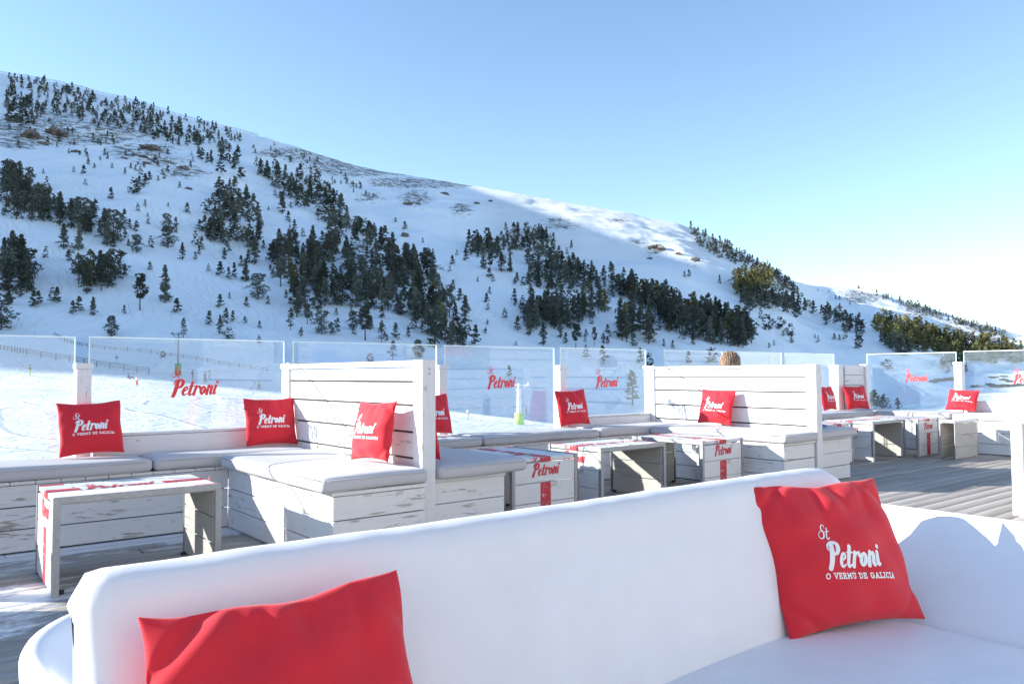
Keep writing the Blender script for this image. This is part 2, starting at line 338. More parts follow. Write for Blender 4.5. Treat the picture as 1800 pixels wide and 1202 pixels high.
def layout(kind):
    st = []
    def word(txt, x, y, sc, shear, rise=0):
        for ch in txt:
            adv, ss = S[ch]
            for s_ in ss: st.append([(x+(px+py*shear)*sc, y+py*sc+rise*x, pw*sc*(1.10 if ch not in 'sq' else 1.35)) for px, py, pw in crom(s_)])
            x += adv*sc*(.97 if ch not in 'sq' else .62)
        return x
    def caps(txt, x, y, sc, w=w_, gap=.12):
        for ch in txt:
            if ch == ' ': x += .5*sc; continue
            adv, ss = cap_strokes(ch, w)
            for s_ in ss: st.append([(x+px*sc, y+py*sc, pw*sc) for px, py, pw in s_])
            if ch == 'U' and 'VERM' in txt: st.append([(x+.4*sc, y+1.12*sc, .12*sc), (x+.52*sc, y+1.27*sc, .1*sc)])
            x += (adv+gap)*sc
        return x
    if kind in ('full', 'petroni'):
        word('Petroni', 0, 0, 1.0, .30, .03); word('sq', .05, 1.90, .80, .25)
    if kind == 'full': caps('O VERMU DE GALICIA', -.22, -.74, .41, .19, .07)
    if kind == 'ricard': caps('RICARD', 0, 0, 1, .22)
    return st
_logo = {}
def logo_grid(kind, cell):
    key = (kind, cell)
    if key in _logo: return _logo[key]
    st = layout(kind); segs = []
    for s_ in st:
        for a, b in zip(s_[:-1], s_[1:]): segs.append((*a, *b))
    A = np.array(segs); x0, x1 = A[:, [0, 3]].min()-.3, A[:, [0, 3]].max()+.3; y0, y1 = A[:, [1, 4]].min()-.3, A[:, [1, 4]].max()+.3
    gx = np.arange(x0, x1, cell); gy = np.arange(y0, y1, cell); X, Y = np.meshgrid(gx, gy); Fd = np.full(X.shape, 9.)
    for ax, ay, aw, bx, by, bw in segs:
        m = max(aw, bw)+cell*2; ix = np.where((gx > min(ax, bx)-m) & (gx < max(ax, bx)+m))[0]; iy = np.where((gy > min(ay, by)-m) & (gy < max(ay, by)+m))[0]
        if not len(ix) or not len(iy): continue
        sl_ = (slice(iy[0], iy[-1]+1), slice(ix[0], ix[-1]+1)); xx, yy = X[sl_], Y[sl_]
        L2 = (bx-ax)**2+(by-ay)**2+1e-9; t = np.clip(((xx-ax)*(bx-ax)+(yy-ay)*(by-ay))/L2, 0, 1)
        d = np.hypot(xx-ax-t*(bx-ax), yy-ay-t*(by-ay))-(aw+(bw-aw)*t)/2; Fd[sl_] = np.minimum(Fd[sl_], d)
    vid = {}; vs = []; fs = []
    def vert(k, p):
        if k not in vid: vid[k] = len(vs); vs.append(p)
        return vid[k]
    ins = Fd < 0
    for j in range(len(gy)-1):
        for i in range(len(gx)-1):
            c = [(j, i), (j, i+1), (j+1, i+1), (j+1, i)]; q = [ins[k] for k in c]
            if not any(q): continue
            poly = []
            for k in range(4):
                a, b = c[k], c[(k+1) % 4]
                if q[k]: poly.append(vert(a, (gx[a[1]], gy[a[0]])))
                if q[k] != q[(k+1) % 4]:
                    fa, fb = Fd[a], Fd[b]; t = min(.98, max(.02, fa/(fa-fb)))
                    key2 = (min(a, b), max(a, b)); poly.append(vert(key2, (gx[a[1]]+(gx[b[1]]-gx[a[1]])*t, gy[a[0]]+(gy[b[0]]-gy[a[0]])*t)))
            if len(poly) >= 3: fs.append(poly)
    _logo[key] = (np.array(vs), fs); return _logo[key]
def logo_mesh(kind, cell, fn, material, name='logo'):
    vs, fs = logo_grid(kind, cell); me = D.meshes.new(name); me.from_pydata([fn(x, y) for x, y in vs], [], fs); me.materials.append(material); me.update(); return me
LW = 5.3   # width of the word in letter units

# ================================================================== STRUCTURE: terrain
FH = np.array([FWD[0], FWD[1]]); FH /= np.linalg.norm(FH); RH = np.array([FH[1], -FH[0]])
def ray(x, y): return RM @ _cr(x, y)
def pt(x, y, d):
    r = ray(x, y); t = d/(r[0]*FH[0]+r[1]*FH[1]); return np.array([0, 0, EYE])+r*t
def zoff(x, y):            # height gained per metre of forward distance along the sight line of (x,y)
    x = np.asarray(x, float); y = np.asarray(y, float)
    c0 = (x-CX)/F_PX; c1 = -(y-CY)/F_PX
    rx = RM[0, 0]*c0+RM[0, 1]*c1+RM[0, 2]; ry = RM[1, 0]*c0+RM[1, 1]*c1+RM[1, 2]; rz = RM[2, 0]*c0+RM[2, 1]*c1+RM[2, 2]
    return rz/(rx*FH[0]+ry*FH[1])
ridge = np.array([(-1500, -420), (-900, -160), (-400, 40), (0, 131), (43, 136), (133, 155), (200, 171), (240, 182), (300, 200), (367, 219), (433, 233), (500, 253), (550, 268), (600, 285), (667, 302), (750, 311), (833, 326),
  (933, 343), (1033, 360), (1100, 372), (1200, 394), (1250, 414), (1283, 431), (1317, 448), (1350, 466), (1383, 484), (1407, 494), (1450, 500), (1500, 507), (1550, 517), (1600, 531), (1667, 552), (1717, 568), (1767, 581), (1800, 589), (1900, 606), (2300, 630), (3400, 640)], float)
ridgeR = np.array([(-1500, 900), (1300, 880), (1380, 900), (1460, 1250), (1800, 1350), (3400, 1500)], float)
kd = [10, 40, 80, 115, 140, 170, 200, 250, 300, 350, 420]
kx = [-1500, -600, 0, 262, 450, 700, 1000, 1300, 1640, 1800, 3400]
ky = [  # image row at which the ground lies, per column, per distance (terrain survey)
 [880, 690, 640, 590, 560, 530, 510, 470, 440, 400, 350],
 [885, 700, 668, 645, 608, 590, 575, 555, 540, 520, 490],
 [890, 712, 676, 662, 620, 609, 601, 588, 572, 556, 534],
 [895, 720, 686, 673, 655, 634, 621, 603, 590, 574, 552],
 [900, 735, 705, 693, 680, 664, 650, 622, 606, 590, 566],
 [915, 752, 727, 717, 704, 690, 668, 638, 618, 600, 576],
 [940, 785, 760, 750, 742, 735, 722, 690, 654, 632, 606],
 [960, 810, 785, 772, 762, 752, 738, 714, 690, 660, 625],
 [990, 850, 815, 800, 785, 770, 755, 738, 718, 700, 676],
 [1000, 850, 815, 800, 785, 768, 752, 734, 714, 696, 672],
 [1000, 850, 815, 800, 785, 765, 750, 732, 712, 694, 670]]
kdl = [250, 250, 250, 250, 260, 280, 320, 340, 420, 420, 420]
us = np.interp(np.linspace(0, 1, 760), [0, .06, .9, 1], [-1500, -250, 2000, 3300]); ds = np.concatenate([np.linspace(3, 60, 50), np.linspace(61, 160, 110)[0:], np.linspace(162, 420, 150), np.linspace(423, 1000, 240), np.linspace(1006, 2100, 90)])
Kx = np.array(kx, float); KY = np.array(ky, float)
nx, nd = len(us), len(ds); Z = np.zeros((nd, nx)); XP, DP = np.meshgrid(us, ds)
def smooth_interp(x, xs, ys): return np.interp(x, xs, ys)
for i, x in enumerate(us):
    rowy = np.array([np.interp(x, Kx, KY[:, k]) for k in range(len(kd))])
    dl = np.interp(x, Kx, kdl); yl = np.interp(dl, kd, rowy); R_ = np.interp(x, ridgeR[:, 0], ridgeR[:, 1]); yr = np.interp(x, ridge[:, 0], ridge[:, 1])
    zl = float(zoff(x, yl)); zr = float(zoff(x, yr))
    z = np.zeros(nd)
    near = ds <= dl; yy = np.interp(ds[near], kd, rowy); z[near] = EYE+ds[near]*zoff(np.full(near.sum(), x), yy)
    far = ~near; d = ds[far]; fr = (1-dl/np.minimum(d, R_))/(1-dl/R_); bow = 1+0.10*np.sin(np.clip(fr, 0, 1)*math.pi)*0
    e = zl+(zr-zl)*fr*bow; zz = EYE+d*e; over = d > R_
    zz[over] = EYE+R_*zr+(d[over]-R_)*(-.10)-((d[over]-R_)/300)**2*6
    z[far] = zz; Z[:, i] = z
# soften along distance and across
for _ in range(3): Z[1:-1] = (Z[:-2]+2*Z[1:-1]+Z[2:])/4
for _ in range(6): Z[:, 1:-1] = (Z[:, :-2]+2*Z[:, 1:-1]+Z[:, 2:])/4
Uc = (XP-CX)/F_PX; WX = DP*FH[0]+Uc*DP*RH[0]; WY = DP*FH[1]+Uc*DP*RH[1]
amp = np.clip((DP-90)/500, 0, 1)
Z += amp*(fbm(WX/110, WY/110, 3, 3)*16)*np.clip((np.interp(XP, ridgeR[:, 0], ridgeR[:, 1])-DP)/250, .12, 1)*np.where(DP < np.interp(XP, ridgeR[:, 0], ridgeR[:, 1]), 1, .3)
Z += np.clip((DP-200)/500, 0, 1)*fbm(WX/24, WY/24, 4, 5)*np.where((XP > 800) & (XP < 1360), 2.4, 4.2)*np.where(DP < np.interp(XP, ridgeR[:, 0], ridgeR[:, 1])-40, 1, .55)
Z += np.clip((DP-20)/60, 0, 1)*np.clip((400-DP)/200, 0, 1)*fbm(WX/5, WY/5, 4, 8)*.28
Z += np.clip((DP-60)/60, 0, 1)*np.clip((260-DP)/80, 0, 1)*fbm(WX/26, WY/26, 2, 9)*1.1*np.clip((XP-200)/600, .25, 1)
# where the camera sees stony ground through the snow
def blob(cx, cy, rx, ry, yimg): return np.exp(-(((XP-cx)/rx)**2+((yimg-cy)/ry)**2))
Eang = (Z-EYE)/DP; YI = 657-Eang*F_PX*1.0-.0044*(XP-900)
rock = np.zeros_like(Z)
for b_ in [(60, 215, 90, 24, 1.2), (120, 232, 120, 16, 1.3), (30, 240, 60, 16, 1.2), (240, 262, 60, 14, 1.1), (280, 280, 50, 12, 1), (320, 300, 60, 14, .9), (180, 215, 80, 12, 1.0), (620, 292, 80, 14, 1.5), (560, 275, 60, 10, 1.4), (650, 345, 40, 14, .9), (700, 318, 60, 10, 1.3), (760, 320, 90, 9, 1.4),
           (730, 345, 40, 20, 1.0), (810, 365, 30, 16, 1.0), (990, 395, 50, 12, .9), (980, 385, 40, 8, .9), (1090, 385, 30, 8, .9), (1150, 440, 30, 14, .9), (1230, 460, 40, 20, .7), (640, 440, 40, 26, .9), (600, 390, 60, 12, .8), (1350, 480, 50, 30, .9), (1520, 520, 40, 14, 1.4), (1620, 545, 30, 14, 1.4), (1690, 575, 60, 12, 1.3),
           (1700, 590, 60, 8, 1.0), (1120, 425, 20, 8, .9), (500, 265, 60, 10, 1.2), (700, 300, 60, 5, 1.3), (1760, 596, 40, 10, 1.0), (450, 330, 40, 40, .5), (1000, 470, 60, 50, .45), (1180, 560, 120, 30, .35), (640, 560, 90, 20, .35)]:
    k_ = (1.25 if b_[0] > 400 else 1.5) if b_[1] < 312 else 1.15; rock = np.maximum(rock, b_[4]*blob(b_[0], b_[1], b_[2]*k_, b_[3]*k_, YI))
rock = np.minimum(rock*1.2, 1.06)*(DP > 300)
rough = np.interp(DP, [0, 30, 120, 300, 600, 900, 1500], [.5, .9, 1.0, .55, .5, .75, .8])
rough *= 1+2.2*np.clip((XP-820)/60, 0, 1)*np.clip((1350-XP)/60, 0, 1)*np.clip((500-YI)/60, 0, 1)
inside = (WX < 16) & (WY < 9.5); Z = np.where(inside | (DP < 9), np.minimum(Z, -.62), Z)
V = np.stack([WX, WY, Z], -1).reshape(-1, 3); idx = np.arange(nd*nx).reshape(nd, nx)
F4 = np.stack([idx[:-1, :-1], idx[:-1, 1:], idx[1:, 1:], idx[1:, :-1]], -1).reshape(-1, 4)
ter = link('snow_slope', npmesh('snow_slope', V, F4, [M['snow']], True, {'rock': rock.ravel(), 'rough': rough.ravel()}))
props(ter, kind='structure')
def ground_at(x, y, dmin=20):
    """first hit of the sight line through (x,y) with the terrain"""
    i = np.clip(np.searchsorted(us, x)-1, 0, nx-2); t = (x-us[i])/(us[i+1]-us[i]); zc = Z[:, i]*(1-t)+Z[:, i+1]*t
    h = EYE+ds*float(zoff(x, y)); ok = np.where((zc >= h) & (ds > dmin))[0]
    if not len(ok): return None
    k = ok[0]; k = max(k, 1); a = h[k-1]-zc[k-1]; b = h[k]-zc[k]; s_ = a/(a-b) if a != b else 0; d = ds[k-1]+(ds[k]-ds[k-1])*s_
    if zc[k] < -500: return None
    u = (x-CX)/F_PX; z = zc[k-1]+(zc[k]-zc[k-1])*s_
    return np.array([d*FH[0]+u*d*RH[0], d*FH[1]+u*d*RH[1], z]), d
# ground behind the viewer
gx_ = np.linspace(-300, 300, 80); gy_ = np.linspace(-300, 300, 80); GX, GY = np.meshgrid(gx_, gy_)
dd = GX*FH[0]+GY*FH[1]; uu = np.abs(GX*RH[0]+GY*RH[1])/np.maximum(dd, .1)
GZ = -.72-np.where((dd > 0), np.clip(dd, 0, 400)*.35, 0)+fbm(GX/20, GY/20, 3, 4)*.1
gi = np.arange(6400).reshape(80, 80)
bgm = npmesh('snow_field', np.stack([GX, GY, GZ], -1).reshape(-1, 3), np.stack([gi[:-1, :-1], gi[:-1, 1:], gi[1:, 1:], gi[1:, :-1]], -1).reshape(-1, 4), [M['snow']], True, {'rock': np.zeros(6400), 'rough': np.full(6400, .3)})
props(link('snow_field', bgm), kind='structure')
# the massif to the left that holds the sun off the slope: a long mountain, higher further up the valley
qd = [-600, 0, 60, 100, 130, 140, 170, 300, 550, 850, 1100, 1300, 1500, 1800, 2200]; qv = [-330, -130, -70, -45, -26, -18, -5, 50, 124, 188, 250, 270, 40, -260, -420]
tanE = math.tan(rad(SUN_EL)); X0 = 1050
sd = np.linspace(-600, 2200, 340); sx = np.concatenate([np.linspace(-2200, -X0-20, 24), np.linspace(-X0, -760, 16)])
SX, SD = np.meshgrid(sx, sd); crest = np.interp(SD, qd, qv)+tanE*X0
sunF = -(SUNV.x*FH[0]+SUNV.y*FH[1])/(SUNV.x*RH[0]+SUNV.y*RH[1])
crest = crest+0*SD
MZ = crest-np.where(SX > -X0, (SX+X0)*1.25, (-X0-SX)*.42)
MZ += fbm(SX/90, SD/90, 4, 21)*20*np.clip(np.abs(SX+X0)/120, 0, 1)*(SX < -X0-5)
MZ = np.maximum(MZ, -20)
mi_ = np.arange(SX.size).reshape(SX.shape)
props(link('mountain', npmesh('mountain', np.stack([SD*FH[0]+SX*RH[0], SD*FH[1]+SX*RH[1], MZ], -1).reshape(-1, 3), np.stack([mi_[:-1, :-1], mi_[:-1, 1:], mi_[1:, 1:], mi_[1:, :-1]], -1).reshape(-1, 4), [M['snow']], True, {'rock': np.full(SX.size, .4), 'rough': np.full(SX.size, 1.)})), kind='structure')

# ================================================================== STRUCTURE: deck
def build_deck():
    Vs, Fs, UV, bd = [], [], [], []
    w = .142; y = -5.0; r_ = random.Random(5)
    while y < 6.60:
        x = -6.5-r_.uniform(0, 2)
        while x < 12.75:
            L = r_.uniform(2.2, 3.6); x1 = min(x+L-.004, 12.75); k = len(Vs); dz = r_.uniform(-.003, .002); t = r_.random(); ru, rv = r_.uniform(0, 90), r_.uniform(0, 90)
            y0, y1 = y+.0010, y+w-.0010; e = .0010
            n_ = 14; 
            for j in range(n_+1):
                xx = x+(x1-x)*j/n_
                for (yy, zz) in ((y0, -.03), (y0, -e+dz), (y0+e, dz), (y1-e, dz), (y1, -e+dz), (y1, -.03)): Vs.append((xx, yy, zz)); bd.append(t)
            for j in range(n_):
                for q in range(5):
                    a = k+j*6+q; Fs.append((a, a+6, a+7, a+1)); 
                    ua = (x+(x1-x)*j/n_)+ru; ub = (x+(x1-x)*(j+1)/n_)+ru; va = rv+q*.01+(.14 if q > 2 else 0); vb = rv+(q+1)*.01+(.14 if q > 1 else 0)
                    UV += [(ua, va), (ub, va), (ub, vb), (ua, vb)]
            x = x1+.004
        y += w
    Vn = np.array(Vs); fr = np.exp(-((Vn[:, 1]-6.0)/.28)**2)*1.0*(Vn[:, 0] < 2.2)+.75*np.exp(-((Vn[:, 0]-.3)/1.2)**2-((Vn[:, 1]-4.9)/.9)**2)+.35*np.exp(-((Vn[:, 0]-1.9)/.3)**2-((Vn[:, 1]-5.7)/.5)**2)
    Fa = np.array(Fs)[:, ::-1]; me = npmesh('deck', Vn, Fa, [M['deck']], False, {'board': bd, 'frost': np.clip(fr, 0, 1)})
    uvl = me.uv_layers.new(name="UVMap"); u4 = np.array(UV).reshape(-1, 4, 2)[:, ::-1]; uvl.data.foreach_set("uv", np.ascontiguousarray(u4, dtype=np.float32).ravel())
    props(link('deck', me), kind='structure')
    m = MB(); m.box(-8, 12.75, -5, 6.7, -.34, -.036); props(m.build('deck_frame', col('deck_joist', (.16, .14, .12))), kind='structure')
build_deck()

# ================================================================== benches, partitions, glass
def planks_wall(mb, x0, x1, y0, y1, z0, z1, rows, gap=.006, th=.022, faces='-y', seed=0, splits=()):
    """horizontal boards over a dark core; faces tells which sides carry boards"""
    h = (z1-z0)/rows
    mb.box(x0+th, x1-th, y0+th, y1-th, z0, z1-.004, mi=1)
    for r in range(rows):
        a, b = z0+r*h+gap/2+random.uniform(-.0015, .0015), z0+(r+1)*h-gap/2+random.uniform(-.0015, .0015)
        def seg(lo, hi, f):
            cuts = [lo]+[c for c in splits if lo+.2 < c < hi-.2]+[hi]
            for p, q in zip(cuts[:-1], cuts[1:]): f(p+.001, q-.001)
        j = random.uniform(0, .0025)
        if '-y' in faces: seg(x0, x1, lambda p, q: mb.box(p, q, y0-j, y0+th-.001, a, b, la=0))
        if '+y' in faces: seg(x0, x1, lambda p, q: mb.box(p, q, y1-th+.001, y1+j, a, b, la=0))
        if '-x' in faces: mb.box(x0-j, x0+th-.001, y0+(th if '-y' in faces else 0), y1-(th if '+y' in faces else 0), a, b, la=1)
        if '+x' in faces: mb.box(x1-th+.001, x1+j, y0+(th if '-y' in faces else 0), y1-(th if '+y' in faces else 0), a, b, la=1)
WM = [M['wood'], M['wood_dark']]; WW = [M['wood_worn'], M['wood_dark']]
def bench(label, x0, x1, y0, y1, faces, along, mats=WM, splits=(), rows=3, ztop=.44):
    t = thing('plank_bench', label, 'bench', ((x0+x1)/2, (y0+y1)/2, 0), 'white plank bench boxes round the terrace')
    m = MB(); planks_wall(m, x0, x1, y0, y1, .006, ztop, rows, faces=faces, splits=splits); m.build('cladding', mats, t, bevel=.002)
    m = MB()   # lid of boards laid crosswise
    lo, hi = (x0-.012, x1+.012) if along == 'x' else (y0-.012, y1+.012); p = lo; w = .145
    while p < hi-.01:
        q = min(p+w, hi)
        if along == 'x': m.box(p+.002, q-.002, y0-.014, y1, ztop+.001, ztop+.024, la=1)
        else: m.box(x0-.014, x1+.006, p+.002, q-.002, ztop+.001, ztop+.024, la=0)
        p = q
    m.build('lid', mats, t, bevel=.002); return t
bench('long white plank bench under the glass, behind the lone striped table at the left', -5.0, 2.05, 6.03, 6.49, '-y', 'x', WW, splits=(-2, .2, 1.9))
bench('white plank bench jutting out on the sunny side of the left partition', 2.05, 2.68, 4.24, 6.02, '-x-y', 'y', WM)
bench('short narrow plank bench just right of the left partition post', 2.81, 3.41, 4.36, 6.02, '+x-y', 'y', WM)
bench('white plank bench along the glass between the two tall partitions', 3.42, 6.80, 6.03, 6.49, '-y', 'x', WM, splits=(4.6, 5.9))
bench('white plank bench jutting out on the sunny side of the right partition', 6.81, 7.36, 4.31, 6.02, '-x-y', 'y', WM)
bench('white plank bench box on the far side of the right partition, next to open deck', 7.50, 8.26, 4.42, 6.02, '+x-y', 'y', WM)
bench('far white plank bench under the glass in the right hand corner', 8.28, 12.0, 6.03, 6.49, '-y', 'x', WM, splits=(9.8,))
bench('white plank bench along the right hand edge of the terrace', 12.0, 12.55, 1.2, 6.49, '-x', 'y', WM)

def rbox(mb, x0, x1, y0, y1, z0, z1, r=.03, nx_=24, ny_=12, nz_=4, puff=.012, wr=0, seed=0):
    c = Vector(((x0+x1)/2, (y0+y1)/2, (z0+z1)/2)); h = Vector(((x1-x0)/2, (y1-y0)/2, (z1-z0)/2)); rs = random.Random(seed)
    ph = [rs.uniform(0, 6) for _ in range(6)]; vid = {}; vs = []; fs = []
    def P_(a, b, k):
        key = (a, b, k)
        if key in vid: return vid[key]
        sx_, sy_, sz_ = [(-math.cos(math.pi*t/n_)*.0+(2*t/n_-1)) for t, n_ in ((a, nx_), (b, ny_), (k, nz_))]
        e = lambda s_: math.copysign(abs(s_)**.75, s_)
        p = Vector((e(sx_)*h.x, e(sy_)*h.y, sz_*h.z)); q = Vector([max(-(h[i]-r), min(h[i]-r, p[i])) for i in range(3)]); dlt = p-q
        if dlt.length > 1e-6: p = q+dlt.normalized()*r
        inx = max(0, 1-(sx_)**4)*max(0, 1-(sy_)**4)
        if p.z > 0: p.z += puff*inx+.004*inx*math.sin(p.x*5+ph[0])*math.sin(p.y*7+ph[1])
        p.z += wr*inx*(math.sin(p.x*34+p.y*9+ph[2])+.6*math.sin(p.x*55-p.y*21+ph[3]))*.5*(1 if p.z > 0 else 0)
        p.y += .003*math.sin(p.x*9+ph[4]) if abs(sy_) > .9 else 0; p.x += .003*math.sin(p.y*11+ph[5]) if abs(sx_) > .9 else 0
        p.z += .004*math.sin(p.x*6+ph[3])*(1-inx*.5)
        vid[key] = len(vs); vs.append(p+c); return vid[key]
    for a in range(nx_):
        for b in range(ny_):
            fs.append((P_(a, b, nz_), P_(a+1, b, nz_), P_(a+1, b+1, nz_), P_(a, b+1, nz_))); fs.append((P_(a, b+1, 0), P_(a+1, b+1, 0), P_(a+1, b, 0), P_(a, b, 0)))
    for k in range(nz_):
        for a in range(nx_):
            fs.append((P_(a, 0, k), P_(a+1, 0, k), P_(a+1, 0, k+1), P_(a, 0, k+1))); fs.append((P_(a+1, ny_, k), P_(a, ny_, k), P_(a, ny_, k+1), P_(a+1, ny_, k+1)))
        for b in range(ny_):
            fs.append((P_(0, b+1, k), P_(0, b, k), P_(0, b, k+1), P_(0, b+1, k+1))); fs.append((P_(nx_, b, k), P_(nx_, b+1, k), P_(nx_, b+1, k+1), P_(nx_, b, k+1)))
    mb.add(vs, fs)
def pad(label, x0, x1, y0, y1, z1=.555, wr=0, seed=0):
    m = MB(); rbox(m, x0, x1, y0, y1, .4655, z1, r=.034, nx_=int(8+(x1-x0)*18), ny_=int(8+(y1-y0)*18), nz_=6, puff=.01, wr=wr, seed=seed)
    o = m.build('seat_pad', M['pad'], None, smooth=True, origin=((x0+x1)/2, (y0+y1)/2, .4655)); props(o, label, 'seat pad', 'pale grey seat pads on the benches')
    # piped seam
    s_ = MB(); z = z1-.016
    pts = [(x0+.03, y0-.002, z), (x1-.03, y0-.002, z)]; s_.tube(*pts, .0035, seg=6)
    s_.tube((x0-.002, y0+.03, z), (x0-.002, y1-.03, z), .0035, seg=6)
    s_.build('piping', M['pad'], o, smooth=True, origin=((x0+x1)/2, (y0+y1)/2, .4655))
pad('pale grey seat pad at the far left of the glass bench, running out of frame', -2.6, -.62, 5.99, 6.49, seed=1)
pad('long pale grey seat pad under the leftmost red cushion', -.60, 1.50, 5.98, 6.49, seed=2)
pad('pale grey seat pad in the shade under the second red cushion from the left', 1.515, 2.68, 5.985, 6.49, seed=3)
pad('sunlit seat pad with rounded corners in front of the left partition', 1.965, 2.69, 4.20, 5.975, seed=4)
pad('shaded seat pad just right of the left partition post', 2.815, 3.56, 4.27, 5.975, seed=5)
pad('crumpled seat pad on the glass bench behind the left partition', 2.82, 4.43, 5.98, 6.49, wr=.012, seed=6)
pad('long flat seat pad on the middle of the glass bench between the partitions', 4.445, 5.99, 5.98, 6.49, wr=.004, seed=7)
pad('seat pad on the glass bench left of the right partition, beside the upright red cushion', 6.005, 7.35, 5.98, 6.49, seed=8)
pad('bright sunlit seat pad in front of the right partition', 6.755, 7.36, 4.25, 5.975, seed=9)
pad('seat pad behind the right partition with a blue jacket on it', 7.49, 8.22, 4.30, 5.975, seed=10)
pad('far seat pad under the glass behind the right partition', 7.5, 9.6, 5.98, 6.49, seed=11)
pad('far seat pad in the right hand corner below the slanted red cushion', 9.62, 11.97, 5.98, 6.49, seed=12)
pad('seat pad on the right hand bench at the corner by the tall glass', 11.96, 12.55, 4.89, 6.49, seed=13)
pad('seat pad on the right hand bench under the rightmost red cushion', 11.95, 12.55, 2.6, 4.87, seed=14)

def partition(label, x, y0, y1, ztop=1.245, th=.10):
    t = thing('plank_partition', label, 'partition', (x+th/2, (y0+y1)/2, 0), 'tall white plank partitions between the seats')
    m = MB(); m.box(x-.003, x+th, y0, y0+.115, 0, ztop); m.build('post', M['wood_post'], t, bevel=.004)
    m = MB(); m.box(x-.003, x+th, y1-.06, y1, 0, ztop+.01); m.build('post', M['wood_post'], t, bevel=.004)
    m = MB(); a = y0+.117; b = y1-.062
    zs = [.02, .24, .42, .60, .77, .945, 1.10, 1.198]
    m.box(x+.03, x+th-.03, a, b, .02, ztop-.06, mi=1)
    for k in range(len(zs)-1):
        sl0 = random.uniform(-.002, .002)
        g = .0075
        for xa, xb in ((x+.012+random.uniform(0, .003), x+.034), (x+th-.034, x+th-.012)):
            m.box(xa, xb, a, b, zs[k]+g+sl0, zs[k+1]-g, la=1)
    m.build('plank_panel', [M['wood'], M['wood_dark']], t, bevel=.0018)
    m = MB(); m.box(x+.002, x+th-.004, a, b, 1.200, ztop-.004, la=1); m.build('top_rail', M['wood_post'], t, bevel=.003)
    for s_ in range(2): m = MB(); m.tube((x+.05, y0-.004, ztop-.06-s_*.03), (x+.05, y0+.004, ztop-.06-s_*.03), .006, seg=8); m.build('screw', M['galv'], t)
    return t
partition('tall white plank partition at the left, nearest to the sofa', 2.70, 4.30, 6.50)
partition('tall white plank partition at the right, with the fair haired person behind it', 7.385, 4.29, 6.50, 1.235)

partition('tall white plank partition just beyond the left edge of the picture', -1.97, 4.30, 6.50)
def low_wall(label, x0, x1, y0, y1, z0, z1, face):
    t = thing('low_back_wall', label, 'low wall', ((x0+x1)/2, (y0+y1)/2, z0), 'low plank walls under the glass')
    m = MB(); planks_wall(m, x0, x1, y0, y1, z0, z1-.022, 2, faces=face); m.build('cladding', WM, t, bevel=.002)
    m = MB(); m.box(x0, x1, y0-.006, y1+.006, z1-.021, z1); m.build('cap_board', M['wood_worn'], t, bevel=.003)
low_wall('low plank wall under the glass between the two leftmost red cushions', 1.215, 2.69, 6.50, 6.60, .30, .715, '-y')
low_wall('low plank wall under the glass just left of the right partition', 6.03, 7.38, 6.50, 6.60, .30, .665, '-y')
low_wall('low plank wall behind the rightmost red cushion', 12.56, 12.66, 1.2, 4.93, .30, .72, '-x')
low_wall('low plank skirting wall under the far left glass', -5.0, 1.08, 6.50, 6.60, .0, .46, '-y')
low_wall('low plank skirting wall under the glass in the middle', 2.81, 5.85, 6.50, 6.60, .0, .46, '-y')
low_wall('low plank skirting wall under the far glass', 7.5, 12.56, 6.50, 6.60, .0, .46, '-y')
low_wall('low plank skirting wall under the right hand glass at the corner', 12.56, 12.66, 5.06, 6.40, .0, .46, '-x')

def gpost(label, x, y, z1=1.245, w=.098):
    t = thing('glass_post', label, 'post', (x, y, 0), 'white wooden posts holding the glass')
    m = MB(); m.box(x-w/2, x+w/2, y-w/2, y+w/2, 0, z1-.045); m.build('post', M['wood_post'], t, bevel=.004)
    m = MB(); m.box(x-w/2-.010, x+w/2+.010, y-w/2-.010, y+w/2+.010, z1-.044, z1); m.build('cap', M['wood_post'], t, bevel=.004)
for i, (x, lb) in enumerate([(-1.6, 'white wooden post holding the glass out at the far left'), (-.36-.05, 'white wooden post holding the glass near the left edge'), (1.148, 'white wooden post behind the leftmost red cushion'), (2.75, 'white wooden post at the glass end of the left partition'),
      (4.33, 'white wooden post above the half hidden red cushion, right of the left partition'), (5.94, 'white wooden post behind the upright red cushion in the middle'), (7.43, 'white wooden post at the glass end of the right partition'), (9.05, 'white wooden post hidden behind the right partition'), (10.55, 'second white wooden post behind the right partition')]):
    if i in (7, 8): continue
    gpost(lb, x, 6.556)
gpost('bright white post above the rightmost red cushion', 12.60, 5.0, 1.30, .11)
gpost('bright wide white post beside the corner plank panel', 11.78, 6.50, 1.27, .16)
# corner plank panel
t = thing('corner_panel', 'short white plank panel with a post, behind the slanted red cushion in the far corner', 'panel', (12.2, 6.45, 0))
m = MB(); planks_wall(m, 11.87, 12.46, 6.40, 6.48, .47, 1.27, 5, faces='-y'); m.build('plank_panel', WW, t, bevel=.002)
m = MB(); m.box(12.462, 12.56, 6.36, 6.48, 0, 1.28); m.build('post', M['wood_post'], t, bevel=.004)

